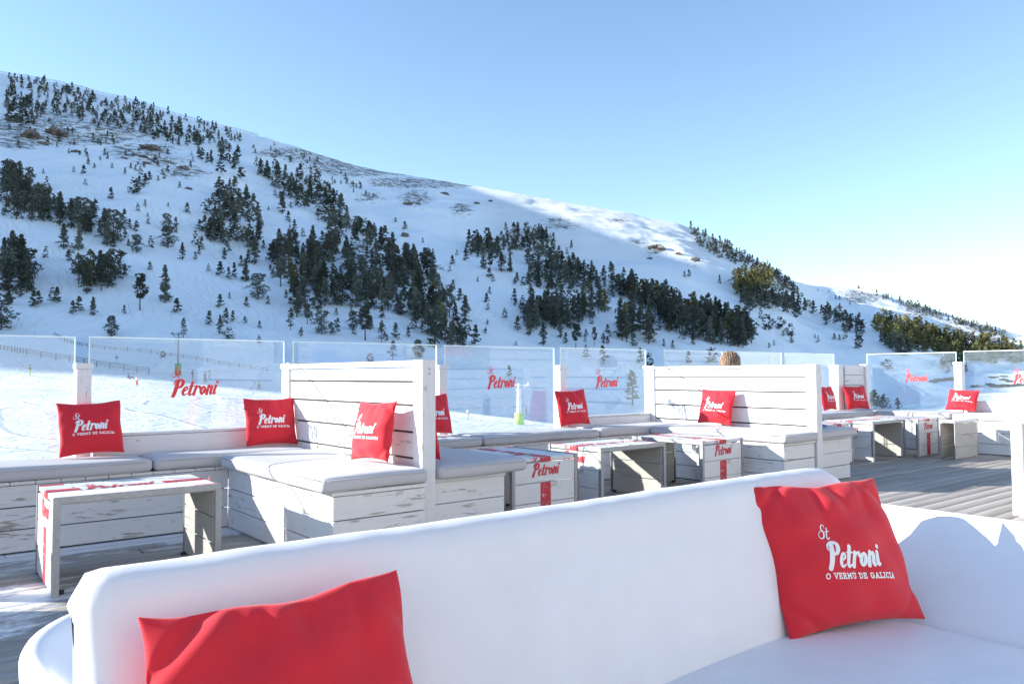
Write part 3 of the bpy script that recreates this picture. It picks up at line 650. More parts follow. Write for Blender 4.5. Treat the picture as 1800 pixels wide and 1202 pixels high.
def glass_panel(label, p0, p1, z0, z1, logo=None, th=.010):
    p0 = Vector(p0); p1 = Vector(p1); d = (p1-p0).normalized(); nrm = Vector((d.y, -d.x)); o = Vector((p0.x, p0.y))
    m = MB(); q = [p0+nrm*th/2, p1+nrm*th/2, p1-nrm*th/2, p0-nrm*th/2]
    vs = [(a.x, a.y, z0) for a in q]+[(a.x, a.y, z1) for a in q]
    m.add(vs, [(0, 1, 5, 4), (2, 3, 7, 6)], mi=0); m.add(vs, [(4, 5, 6, 7), (1, 2, 6, 5), (3, 0, 4, 7), (0, 3, 2, 1)], mi=1)
    mid = (p0+p1)/2; org = (mid.x, mid.y, z0)
    g = m.build('glass_barrier', [M['glass'], M['glass_edge']], None, origin=org); props(g, label, 'glass panel', 'clear glass panels round the terrace')
    ez = .0075; tt = th/2+.0012
    def strip(a, b, za, zb_):
        q_ = [a+nrm*tt, b+nrm*tt, b-nrm*tt, a-nrm*tt]; m.add([(c.x, c.y, za) for c in q_]+[(c.x, c.y, zb_) for c in q_], [(0, 3, 2, 1), (4, 5, 6, 7), (0, 1, 5, 4), (1, 2, 6, 5), (2, 3, 7, 6), (3, 0, 4, 7)])
    m = MB(); strip(p0, p1, z1-ez, z1+.002); strip(p0, p0+d*ez, z0, z1-ez-.0005); strip(p1-d*ez, p1, z0, z1-ez-.0005)
    m.build('polished_edge', M['glass_edge'], g, origin=org)
    if logo:
        s0, zb, wd = logo; sc = wd/LW
        def fn(x, y):
            a = p0+d*(s0+x*sc); a = a+nrm*(th/2+.0015); return (a.x-org[0], a.y-org[1], zb+y*sc-z0)
        me = logo_mesh('petroni', .05, fn, M['print_red']); l_ = link('logo', me, g); l_['label'] = 'red script lettering on the glass'
YG = 6.63
glass_panel('clear glass panel at the far left, cut off by the frame', (-1.57, YG), (-.43+.02, YG), .46, 1.44)
glass_panel('clear glass panel left of the leftmost post, snow and skier behind', (-.40, YG), (1.108, YG), .46, 1.443)
glass_panel('clear glass panel with red lettering between the two leftmost red cushions', (1.195, YG), (2.735, YG), .70, 1.447, (.595, .985, .39))
glass_panel('clear glass panel rising above the left partition, with a mirrored RICARD reflection', (2.81, YG), (4.33, YG), .46, 1.447)
glass_panel('clear glass panel with red lettering right of the left partition', (4.42, YG), (5.91, YG), .46, 1.443, (.54, 1.0, .40))
glass_panel('clear glass panel with red lettering just left of the right partition', (6.0, YG), (7.45, YG), .66, 1.447, (.56, .985, .40))
glass_panel('clear glass panel above the left half of the right partition', (7.80, YG), (9.02, YG), .46, 1.45)
glass_panel('clear glass panel above the fair haired person', (9.05, YG), (10.46, YG), .46, 1.45)
glass_panel('clear glass panel right of the person above the right partition', (10.53, YG), (11.95, YG), .46, 1.45)
XG = 12.69
glass_panel('clear glass panel with red lettering at the right, between corner panel and bright post', (XG, 6.46), (XG, 5.07), .46, 1.452, (.62, 1.0, .36))
glass_panel('rightmost clear glass panel with red lettering cut off by the frame', (XG, 4.97), (XG, 3.4), .70, 1.46, (.66, .985, .38))
# clamps holding the glass
# ================================================================== tables
def table_proto(plain_top=False):
    L, Wd, H = .86, .67, .515; fr = .034
    t = thing('plank_table', 'x', 'table', (0, 0, 0))
    for sy in (-1, 1):
        y0 = sy*Wd/2; a, b = (y0, y0+.006) if sy < 0 else (y0-.006, y0); m = MB()
        m.box(-L/2, -L/2+fr, a, b, 0, H, la=2); m.box(L/2-fr, L/2, a, b, 0, H, la=2); m.box(-L/2+fr, L/2-fr, a, b, H-fr, H, la=0)
        yy = (y0+.0065, y0+.03) if sy < 0 else (y0-.03, y0-.0065)
        m.box(-L/2, -L/2+.005, yy[0], yy[1], 0, H-.004, la=2); m.box(L/2-.005, L/2, yy[0], yy[1], 0, H-.004, la=2); m.box(-L/2+.005, L/2-.005, yy[0], yy[1], H-.004, H-.0005, la=0)
        m.build('metal_frame', M['galv'], t, bevel=.001)
    yi = Wd/2-.031
    m = MB(); n_ = 5; w = (L-.012)/n_
    for k in range(n_): m.box(-L/2+.006+k*w+.0025, -L/2+.006+(k+1)*w-.0025, -yi, yi, H-.034, H-.006+random.uniform(-.001, .001), la=1)
    m.box(-L/2+.04, L/2-.04, -yi+.01, yi-.01, H-.044, H-.035, mi=1)
    m.build('tabletop', [M['wood_post'], M['wood_grey']], t, bevel=.0015)
    for sx_ in (-1, 1):
        m = MB(); hs = [.012, .165, .318, .472]
        for k in range(3):
            x = (-L/2+.006, -L/2+.026) if sx_ < 0 else (L/2-.026, L/2-.006)
            m.box(x[0], x[1], -yi, yi, hs[k]+.003, hs[k+1]-.003, la=1)
            xi = (-L/2+.027, -L/2+.036) if sx_ < 0 else (L/2-.036, L/2-.027)
            m.box(xi[0], xi[1], -yi+.004, yi-.004, hs[k]+.004, hs[k+1]-.004, mi=1, la=1)
        m.build('side_panel', [M['wood'], M['wood_grey']], t, bevel=.0015)
        for sy in (-1, 1): m = MB(); m.tube((sx_*(L/2-.05), sy*(yi-.04), 0), (sx_*(L/2-.05), sy*(yi-.04), .02), .018, seg=10); m.build('foot', col('black_rubber', (.03, .03, .03)), t)
    return t, L, Wd, H
def table_paint(t, L, Wd, H):
    w = .105; e = .0012
    def strip(parent, boxes):
        for b_ in boxes: m = MB(); m.box(*b_, la=0); m.build('red_stripe', M['paint_red'], t)
    zt = H-.005
    def quadbox(x0, x1, y0, y1, z0, z1): return (x0, x1, y0, y1, z0, z1)
    strip(t, [quadbox(-L/2+.006, -L/2+.175, -w/2, w/2, zt, zt+e), quadbox(L/2-.24, L/2-.006, -w/2, w/2, zt, zt+e), quadbox(-L/2+.006, -L/2+.13, Wd/2-.085, Wd/2-.035, zt, zt+e), quadbox(L/2-.13, L/2-.006, -Wd/2+.035, -Wd/2+.085, zt, zt+e)])
    link('logo', logo_mesh('petroni', .06, lambda x, y: (-.235+x*.40/LW, -.05+y*.40/LW, zt+e), M['paint_red']), t)
    for sx_ in (-1, 1):
        xa, xb = (-L/2+.0045, -L/2+.0055) if sx_ < 0 else (L/2-.0055, L/2-.0045)
        strip(t, [quadbox(xa, xb, -w/2, w/2, .016, .162), quadbox(xa, xb, -w/2, w/2, .168, .315), quadbox(xa, xb, -w/2, w/2, .474, .508)])
        sc = .30/LW
        def fn(x, y, sx_=sx_): yy = (-.14+x*sc); return ((-L/2+.0040) if sx_ < 0 else (L/2-.0040), -yy if sx_ < 0 else yy, .368+y*sc*.95)
        link('logo', logo_mesh('petroni', .06, fn, M['paint_red']), t)
T, TL, TW, TH = table_proto(); TP = copy_tree(T)
for c in TP.children:
    if c.name.startswith('side_panel'): c.data = c.data.copy(); c.data.materials[0] = M['wood_grey']
table_paint(T, TL, TW, TH)
def place_table(src, x, y, rz, label, sc=(1, 1, 1)):
    o = copy_tree(src); o.location = (x, y, 0); o.rotation_euler = (0, 0, rz); o.scale = sc; props(o, label, 'table', 'low plank tables with galvanised frames'); return o
H90 = rad(-90)
place_table(T, 1.13, 5.02, rad(-1), 'low striped table with open galvanised frame standing alone in front of the left bench')
place_table(T, 4.00, 5.02, rad(90), 'striped table with its lettered end towards us, just right of the left partition')
place_table(T, 5.19, 5.10, rad(1), 'low table with an open frame and a small glass holder on top')
place_table(T, 6.28, 5.06, rad(92), 'striped table with its lettered end towards us, in front of the right partition')
place_table(T, 9.33, 5.55, rad(90), 'far table half hidden behind the right partition bench')
place_table(T, 10.36, 5.32, rad(-1), 'far open framed table in the middle of the right hand seating corner')
place_table(T, 11.20, 5.29, rad(91), 'far table with red lettering and stripe on its end, in the right hand corner')
place_table(TP, 11.28, 4.50, rad(90), 'small bare grey box table with no stripe in front of the right hand bench', (.22, 1.1, 1))
for o in (T, TP):
    for c in list(o.children): D.objects.remove(c, do_unlink=True)
    D.objects.remove(o, do_unlink=True)
# tall white table at the right edge
t = thing('tall_table', 'taller bright white table with a broad board leg, cut off by the right edge', 'table', (7.7, 2.1, 0))
m = MB(); m.box(7.085, 7.23, 2.355, 2.44, 0, .735); m.build('leg', M['wood_post'], t, bevel=.004)
m = MB(); m.box(8.5, 8.60, 2.34, 2.44, 0, .735); m.build('leg', M['wood_post'], t, bevel=.004)
m = MB()
for k in range(5): m.box(7.07, 8.75, 1.74+k*.145, 1.88+k*.145, .736, .765)
m.build('tabletop', M['wood_post'], t, bevel=.003)
for xx in (7.11, 8.5):
    m = MB(); m.box(xx, xx+.10, 1.77, 1.87, 0, .735); m.build('leg', M['wood_post'], t, bevel=.004)
# glass holder on the table
t = thing('glass_holder', 'small clear glass holder on the open framed table in the middle', 'glass holder', (5.22, 4.86, .512))
m = MB(); gm = M['glass_edge']
for a in ((5.19, 5.194, 4.83, 4.89), (5.246, 5.25, 4.83, 4.89)): m.box(a[0], a[1], a[2], a[3], .513, .563)
for a in ((4.83, 4.834), (4.886, 4.89)): m.box(5.1945, 5.2455, a[0], a[1], .513, .563)
m.build('glass_side', M['glass'], t, bevel=.001)
m = MB(); m.box(5.185, 5.255, 4.825, 4.895, .509, .5125); m.box(5.185, 5.255, 4.825, 4.895, .5635, .567); m.build('rim', M['galv'], t, bevel=.001)

# ================================================================== cushions
def cushion_geo(w, h, thick, seed, wr=1.0, n=44):
    rs = random.Random(seed); k1, k2 = rs.uniform(.04, .065), rs.uniform(.075, .10); ph = [rs.uniform(0, 6) for _ in range(8)]
    def surf(s_, t, side):
        a = 1-k1*(1-t*t)*abs(s_)**3; b = 1-k2*(1-s_*s_)*abs(t)**3
        x = w/2*s_*a; y = h/2*t*b
        y += .0022*math.sin(s_*7+ph[0])*max(0, t)**3*wr; x += .0025*math.sin(t*6+ph[1])*abs(s_)**3*wr
        e = max(0, 1-s_*s_)*max(0, 1-t*t); z = thick/2*(e**.55)*(1-.22*(t+.2))
        # creases that run in from the top edge and the corners
        tt = max(0, t-.30)/.70
        cr = sum(math.exp(-((s_-c-.10*(1-t)*sg)/wd)**2)*am for c, wd, am, sg in [(-.55+.2*math.sin(ph[2]), .10, 1, 1), (-.15, .07, .8, -1), (.22+.1*math.sin(ph[3]), .10, 1.1, 1), (.60, .08, .8, -1)])
        z -= side*0+wr*.014*cr*tt**1.1*(1-tt**6)*(e**.25)
        z += wr*.0045*(math.sin(s_*9+ph[4]+t*3)+math.sin(t*11+ph[5]-s_*4))*e**.5*(.35+.65*max(abs(s_), abs(t)))
        z -= wr*.008*math.exp(-((abs(s_)+abs(t)-1.55)/.10)**2)*(.6+.4*math.sin(ph[6]+s_*3))
        fl = -.010*abs(s_)**4*max(0, t)**4
        return (x, y, side*max(z, 0.0)*(1 if side > 0 else .8)+fl)
    vs = []; fs = []
    for side in (1, -1):
        for j in range(n+1):
            for i in range(n+1):
                s_ = math.sin((2*i/n-1)*math.pi/2)*.25+(2*i/n-1)*.75; t = math.sin((2*j/n-1)*math.pi/2)*.25+(2*j/n-1)*.75
                vs.append(surf(s_, t, side))
    o2 = (n+1)**2
    for j in range(n):
        for i in range(n):
            a = j*(n+1)+i; fs.append((a, a+1, a+n+2, a+n+1)); fs.append((o2+a, o2+a+n+1, o2+a+n+2, o2+a+1))
    vs = [(x, y, z+(0.0022 if q < o2 else -.0022)) for q, (x, y, z) in enumerate(vs)]
    bd = [j for j in range(n)]+[(n)+(n+1)*j for j in range(n)]+[(n+1)*(n+1)-1-j for j in range(n)]+[(n+1)*(n-j) for j in range(n)]
    for q in range(len(bd)): a, b = bd[q], bd[(q+1) % len(bd)]; fs.append((b, a, o2+a, o2+b))
    def onface(px, py):
        s_ = px/(w/2); t = py/(h/2)
        for _ in range(3):
            x, y, z = surf(s_, t, 1); s_ += (px-x)/(w/2); t += (py-y)/(h/2)
        z = surf(s_, t, 1)[2]; return (px, py, z+.0022+.0016)
    return vs, fs, onface
_cc = {}
def cushion(label, BL, BR, TL, size=(.45, .43), thick=.13, seed=1, wr=1.0, n=36, cell=.07, logo=True, lw=.235, ly=-.03, lx=0, rot=0):
    BL, BR, TL = map(Vector, (BL, BR, TL)); r = (BR-BL).normalized(); u = (TL-BL); u = (u-r*u.dot(r)).normalized(); nn = r.cross(u)
    key = (size, thick, seed, wr, n, cell, lw, ly, lx, rot)
    if key not in _cc:
        vs, fs, of = cushion_geo(size[0], size[1], thick, seed, wr, n); me = D.meshes.new('cushion'); me.from_pydata(vs, [], fs); me.materials.append(M['red'])
        me.polygons.foreach_set("use_smooth", [True]*len(fs)); me.update(); sc = lw/LW
        lm = logo_mesh('full', cell, lambda x, y: of(lx+(x*sc-lw/2)*math.cos(rot)-y*sc*math.sin(rot), ly+(x*sc-lw/2)*math.sin(rot)+y*sc*math.cos(rot)), M['print_white']) if logo else None
        _cc[key] = (me, lm)
    me, lm = _cc[key]; o = link('red_cushion', me); c = (BL+BR)/2+u*size[1]/2
    mtx = Matrix((r, u, nn)).transposed().to_4x4(); mtx.translation = c; o.matrix_world = mtx
    props(o, label, 'cushion', 'red square cushions with white lettering')
    if lm: l_ = link('logo', lm, o); l_['label'] = 'white printed lettering on red fabric'
    return o
def stand(label, cx_, cy_, yaw, lean, roll=0, size=(.42, .40), z=.572, **k):
    """cushion standing on its lower edge; yaw = direction it faces, lean back, roll in its own plane (degrees)"""
    nf = Vector((math.cos(rad(yaw)), math.sin(rad(yaw)), 0)); r = Vector((-nf.y, nf.x, 0)); u = (Vector((0, 0, 1))*math.cos(rad(lean))-nf*math.sin(rad(lean))).normalized()
    r2 = r*math.cos(rad(roll))+u*math.sin(rad(roll)); u2 = -r*math.sin(rad(roll))+u*math.cos(rad(roll)); w = size[0]
    b = Vector((cx_, cy_, z+abs(math.sin(rad(roll)))*w/2)); BL = b-r2*w/2; BR = b+r2*w/2
    return cushion(label, BL, BR, BL+u2*size[1], size=size, **k)
stand('leftmost red cushion, in front of a post on the long seat pad', 1.18, 6.33, -92, 17, 2, seed=3, cell=.06)
stand('red cushion with sunlit creases where the glass bench meets the left partition', 2.50, 6.30, -96, 15, 0, seed=4, cell=.06)
stand('bright red cushion seen at an angle against the sunny side of the left partition', 2.51, 4.66, 186, 11, 2, seed=5, size=(.42, .40), thick=.16, cell=.06)
stand('red cushion on the shaded side of the left partition, cut off by its post', 2.93, 4.66, 4, 13, 0, seed=6, size=(.40, .36))
stand('half hidden red cushion against the glass just right of the left partition', 4.12, 6.33, -85, 13, 0, seed=3, cell=.08)
stand('upright red cushion in front of a white post in the middle of the glass bench', 5.96, 6.34, -95, 12, 2, seed=4, size=(.42, .40), cell=.08)
stand('bright red cushion against the sunny boards of the right partition', 7.20, 5.42, 187, 14, -2, seed=5, size=(.42, .40), cell=.08)
stand('slanted red cushion in front of the far corner plank panel', 11.93, 6.22, -104, 14, 0, seed=6, size=(.47, .38), cell=.1)
stand('rightmost red cushion, slumped against the low wall below the bright post', 12.30, 4.88, 192, 36, -3, seed=3, size=(.40, .38), cell=.1)
stand('red cushion partly seen through the glass gap right of the right partition', 11.28, 6.33, -88, 12, 0, seed=5, size=(.40, .38), cell=.1)

# ================================================================== sofa in the foreground
t = thing('white_sofa', 'big white moulded sofa filling the foreground, seen from its open side', 'sofa', (1.4, 1.0, 0))
def sofa():
    xl, xr, yf, yr, rc = .190, 2.68, .38, 1.80, .33
    prof = [(-.37, .36), (-.355, .425), (-.30, .465), (-.22, .525), (-.14, .588), (-.085, .632), (-.055, .658), (-.036, .677), (-.024, .690), (-.013, .698), (-.001, .701), (.009, .697), (.014, .686), (.013, .66), (.006, .6), (-.03, .3), (-.06, .08), (-.09, .05)]
    path = []
    def addp(cx_, cy_, a): path.append((cx_, cy_, a))
    for y in np.linspace(yf, yr-rc, 10): addp(xl+rc, y, math.pi)
    for a in np.linspace(math.pi, math.pi/2, 14)[1:]: addp(xl+rc, yr-rc, a)
    for x in np.linspace(xl+rc, xr-rc, 16)[1:]: addp(x, yr-rc, math.pi/2)
    for a in np.linspace(math.pi/2, 0, 14)[1:]: addp(xr-rc, yr-rc, a)
    for y in np.linspace(yr-rc, yf, 10)[1:]: addp(xr-rc, y, 0)
    vs = []; fs = []; k = len(prof)
    for (cx_, cy_, a) in path:
        for o, z in prof:
            rr = rc+o; rr = max(rr, .0) if (cx_, cy_) in ((xl+rc, yr-rc), (xr-rc, yr-rc)) else rr
            vs.append((cx_+math.cos(a)*rr, cy_+math.sin(a)*rr, z))
    for i in range(len(path)-1):
        for j in range(k-1): fs.append((i*k+j, i*k+j+1, (i+1)*k+j+1, (i+1)*k+j))
    fs.append(tuple(range(k))); fs.append(tuple((len(path)-1)*k+j for j in range(k))[::-1])
    m = MB(); m.add(vs, fs); m.build('arm_shell', M['vinyl'], t, smooth=True)
    # seat
    m = MB(); rbox(m, .50, 2.30, .36, 1.26, .16, .452, r=.05, nx_=50, ny_=26, nz_=6, puff=.012, seed=2); m.build('seat', M['vinyl'], t, smooth=True)
    m = MB(); m.box(.3, 2.5, .5, 1.55, .0, .155); m.build('plinth', M['wood_dark'], t)
    # back: slab with a leaning front face, rounded top and rounded ends
    vs = []; fs = []; nx2, np2 = 90, 30; X0_, X1_ = .222, 2.425
    for i in range(nx2+1):
        s_ = i/nx2; x = X0_+(X1_-X0_)*s_
        dl = (x-X0_); dr = (X1_-x); drop = 0; thin = 1
        R1, R2 = .045, .15
        if dl < R1: drop = R1-math.sqrt(max(0, R1*R1-(R1-dl)**2)); thin = .45+.55*math.sqrt(max(0, 1-((R1-dl)/R1)**2))
        if dr < R2: drop = R2-math.sqrt(max(0, R2*R2-(R2-dr)**2)); thin = .35+.65*math.sqrt(max(0, 1-((R2-dr)/R2)**2))
        top = .853-drop*.9+.0012*math.sin(x*4.2)+.0006*math.sin(x*13)+.0005*math.sin(x*29)
        zt = .30; lean = .33; rt = .058*thin
        for j in range(np2+1):
            q = j/np2
            if q < .42: f = q/.42; z = zt+(top-rt-zt)*f; y = 1.175+(z-.45)*lean-.018*math.sin(math.pi*min(1, max(0, (z-.45)/.35)))*thin+.0012*math.sin(x*3+z*5)+(1-thin)*.05
            elif q < .60:
                a = (q-.42)/.18*math.pi; cy_ = 1.175+(top-rt-.45)*lean+rt; z = top-rt+math.sin(a)*rt; y = cy_-math.cos(a)*rt+(1-thin)*.05
                wv_ = .0013*math.sin(x*46+2*math.sin(x*9))*math.sin(a)**2*(1 if math.cos(a) > 0 else .2); z += wv_*.6; y -= wv_
            else: f = (q-.60)/.40; z = top-rt-(top-rt-zt)*f; y = 1.175+(top-rt-.45)*lean+2*rt-(z-(top-rt))*(-.12)*1.0-(1-thin)*.05*0+(1-thin)*.05*(-1)
            vs.append((x, y, z))
    for i in range(nx2):
        for j in range(np2): a = i*(np2+1)+j; fs.append((a, a+np2+1, a+np2+2, a+1))
    fs.append(tuple(range(np2+1))); fs.append(tuple(nx2*(np2+1)+j for j in range(np2+1))[::-1])
    m = MB(); m.add(vs, fs); m.build('backrest', M['vinyl'], t, smooth=True)
sofa()
cushion('large red cushion at the bottom left of the picture, leaning on the white sofa back', (.288, 1.085, .43), (.692, 1.045, .445), (.300, 1.215, .785), size=(.405, .40), thick=.14, seed=21, wr=1.5, n=110, logo=False)
cushion('large red cushion with sharp white lettering in the right corner of the white sofa', (1.838, 1.155, .458), (2.300, 1.025, .455), (1.950, 1.272, .787), size=(.485, .415), thick=.13, seed=33, wr=1.35, n=110, cell=.035, lw=.205, ly=-.055, lx=.0, rot=-.085)

# ================================================================== people
def skinned(name, pts, edges, radii, material, parent, root=0, org=(0, 0, 0), sub=1):
    me = D.meshes.new(name); me.from_pydata([tuple(Vector(p)) for p in pts], edges, []); me.materials.append(material)
    bm_ = bmesh.new(); bm_.from_mesh(me); bm_.verts.layers.skin.verify(); bm_.to_mesh(me); bm_.free()
    o = D.objects.new(name, me); COL.objects.link(o); o.parent = parent
    md = o.modifiers.new('skin', 'SKIN'); md.use_smooth_shade = True
    d = me.skin_vertices[0].data
    for i, r in enumerate(radii):
        d[i].radius = (r, r) if not isinstance(r, tuple) else r; d[i].use_root = (i == root)
    s_ = o.modifiers.new('sub', 'SUBSURF'); s_.levels = sub; s_.render_levels = sub; return o
def ball(mb, c, r, sc=(1, 1, 1), seg=12):
    vs = []; fs = []; c = Vector(c)
    for j in range(seg//2+1):
        for i in range(seg):
            a = math.pi*j/(seg//2); b = 2*math.pi*i/seg; vs.append(c+Vector((math.sin(a)*math.cos(b)*sc[0], math.sin(a)*math.sin(b)*sc[1], math.cos(a)*sc[2]))*r)
    for j in range(seg//2):
        for i in range(seg): fs.append((j*seg+i, (j+1)*seg+i, (j+1)*seg+(i+1) % seg, j*seg+(i+1) % seg))
    mb.add(vs, fs)
def skier(label, px, py, hpx, yaw, jacket, trousers, helmet, pose='ski', skis=(.1, .1, .1), pole=None):
    g = ground_at(px, py, 30)
    if g is None: return
    p, d = g; H = max(1.0, min(1.9, hpx*d/F_PX)); s_ = H/1.75
    t = thing('person', label, 'person', (p[0], p[1], p[2]), 'skiers on the snow', rad(yaw)); t.scale = (s_,)*3
    # joints: facing +x
    if pose == 'sit':
        hip = (0, 0, .25); nk = (-.22, 0, .68); hd = (-.2, 0, .88); kn = [(.42, y, .42) for y in (-.12, .12)]; ft = [(.75, y, .08) for y in (-.12, .12)]; el = [(-.3, y, .42) for y in (-.25, .25)]; ha = [(-.35, y, .12) for y in (-.3, .3)]
    else:
        b_ = .12 if pose == 'ski' else .02
        hip = (-b_*.5, 0, .92); nk = (b_*1.2, 0, 1.42); hd = (b_*1.5, 0, 1.62); kn = [(b_*1.6, y, .50) for y in (-.12, .12)]; ft = [(0, y, .06) for y in (-.14, .14)]
        el = [(.12, y, 1.15) for y in (-.28, .28)]; ha = [(.40, y, 1.12) for y in (-.20, .20)]
        if pose == 'lift': ha = [(.5, -.08, 1.2), (.5, .08, 1.2)]
    nk = Vector(nk); hp = Vector(hip); ch = (nk+hp)/2; P0 = [hp, ch, nk, Vector(hd)]; E = [(0, 1), (1, 2), (2, 3)]; R_ = [.13, .15, .065, .095]
    for s2 in (0, 1):
        y = -.18 if s2 == 0 else .18; k = len(P0); P0 += [nk+Vector((0, y, -.05)), el[s2], ha[s2]]; E += [(2, k), (k, k+1), (k+1, k+2)]; R_ += [.06, .045, .04]
        k = len(P0); P0 += [hp+Vector((0, y*.6, -.08)), kn[s2], ft[s2], Vector(ft[s2])+Vector((.16, 0, -.01))]; E += [(0, k), (k, k+1), (k+1, k+2), (k+2, k+3)]; R_ += [.085, .06, .05, .045]
    skinned('body', P0, E, R_, col('skin_tone', (.50, .32, .24)), t)
    # jacket
    J = [hp+Vector((0, 0, .02)), ch, nk-Vector((0, 0, .03))]; E = [(0, 1), (1, 2)]; R_ = [.165, .185, .12]
    for s2 in (0, 1):
        y = -.19 if s2 == 0 else .19; k = len(J); J += [nk+Vector((0, y, -.06)), el[s2], Vector(el[s2]).lerp(Vector(ha[s2]), .85)]; E += [(2, k), (k, k+1), (k+1, k+2)]; R_ += [.085, .07, .055]
    skinned('jacket', J, E, R_, col('jacket_%02x%02x%02x' % tuple(int(c*255) for c in jacket), jacket), t)
    Tn = [hp]; E = []; R_ = [.15]
    for s2 in (0, 1):
        y = -.11 if s2 == 0 else .11; k = len(Tn); Tn += [hp+Vector((0, y, -.08)), kn[s2], Vector(ft[s2])+Vector((0, 0, .1))]; E += [(0, k), (k, k+1), (k+1, k+2)]; R_ += [.115, .09, .085]
    skinned('trousers', Tn, E, R_, col('trousers_%02x%02x%02x' % tuple(int(c*255) for c in trousers), trousers), t)
    m = MB(); ball(m, Vector(hd)+Vector((-.01, 0, .035)), .135, (1.1, .95, 1)); m.build('helmet', col('helmet_%02x%02x%02x' % tuple(int(c*255) for c in helmet), helmet, .3), t, smooth=True, origin=(0, 0, 0))
    for s2 in (0, 1):
        m = MB(); f = Vector(ft[s2]); m.box(f.x-.75, f.x+.85, f.y-.045, f.y+.045, max(.0, f.z-.07), max(.025, f.z-.045)); m.build('ski', col('ski_%02x%02x%02x' % tuple(int(c*255) for c in skis), skis, .3), t, origin=(0, 0, 0))
        if pose in ('ski',): m = MB(); h_ = Vector(ha[s2]); m.tube(h_, h_+Vector((-.45, (s2-.5)*.3, -1.05)), .012, seg=5); m.build('ski_pole', col('pole_grey', (.2, .2, .2)), t, origin=(0, 0, 0))
    if pose == 'lift': m = MB(); m.tube(ha[0], (2.1, 0, 2.7), .02, seg=5); m.build('drag_lift_bar', col('pole_grey', (.2, .2, .2)), t, origin=(0, 0, 0))
fa = math.degrees(math.atan2(FH[1], FH[0]))   # looking away from the viewer
K = (.03, .035, .045)
skier('skier in dark jacket and lime green trousers pulled by a drag lift, far left', 53, 661, 20, fa+110, (.05, .07, .09), (.35, .62, .06), (.05, .06, .08), 'lift', (.12, .2, .05))
skier('skier in a dark jacket sitting on the snow with lime green skis', 228, 666, 17, fa-80, (.05, .10, .16), (.05, .08, .12), (.04, .05, .07), 'sit', (.45, .75, .1))
skier('small child in white top and red trousers standing on the sunny snow', 241, 678, 17, fa+160, (.75, .72, .72), (.6, .04, .05), (.3, .2, .2), 'stand')
skier('skier in dark clothes and white trousers in the shade below the wooden fence', 205, 638, 14, fa+30, (.06, .07, .10), (.55, .58, .62), K, 'stand')
skier('skier in a dark grey jacket standing right of the green lift pad', 339, 668, 18, fa+90, (.08, .08, .09), (.25, .26, .28), K, 'stand')
skier('skier in dark jacket with a reddish waist, middle of the group of three', 361, 671, 17, fa+60, (.07, .05, .07), (.12, .10, .13), K, 'stand')
skier('skier with white back and black helmet, right of the group of three', 369, 666, 15, fa+80, (.45, .47, .5), (.30, .30, .32), K, 'ski')
skier('skier in a pale green jacket coming down beside the left partition', 456, 684, 16, fa+170, (.30, .55, .38), (.14, .20, .20), (.2, .35, .25), 'ski')
skier('pale clothed skier on a drag lift seen through the glass in the middle', 822, 736, 18, fa+120, (.55, .53, .50), (.40, .38, .38), (.3, .3, .3), 'lift')
skier('skier in a grey green jacket behind the glass, left of the middle post', 925, 729, 15, fa+100, (.22, .32, .30), (.10, .14, .15), K, 'stand')
skier('small dark clothed child beside the lime green lift pylon pad', 918, 746, 11, fa+100, (.04, .05, .08), (.07, .08, .10), K, 'stand')

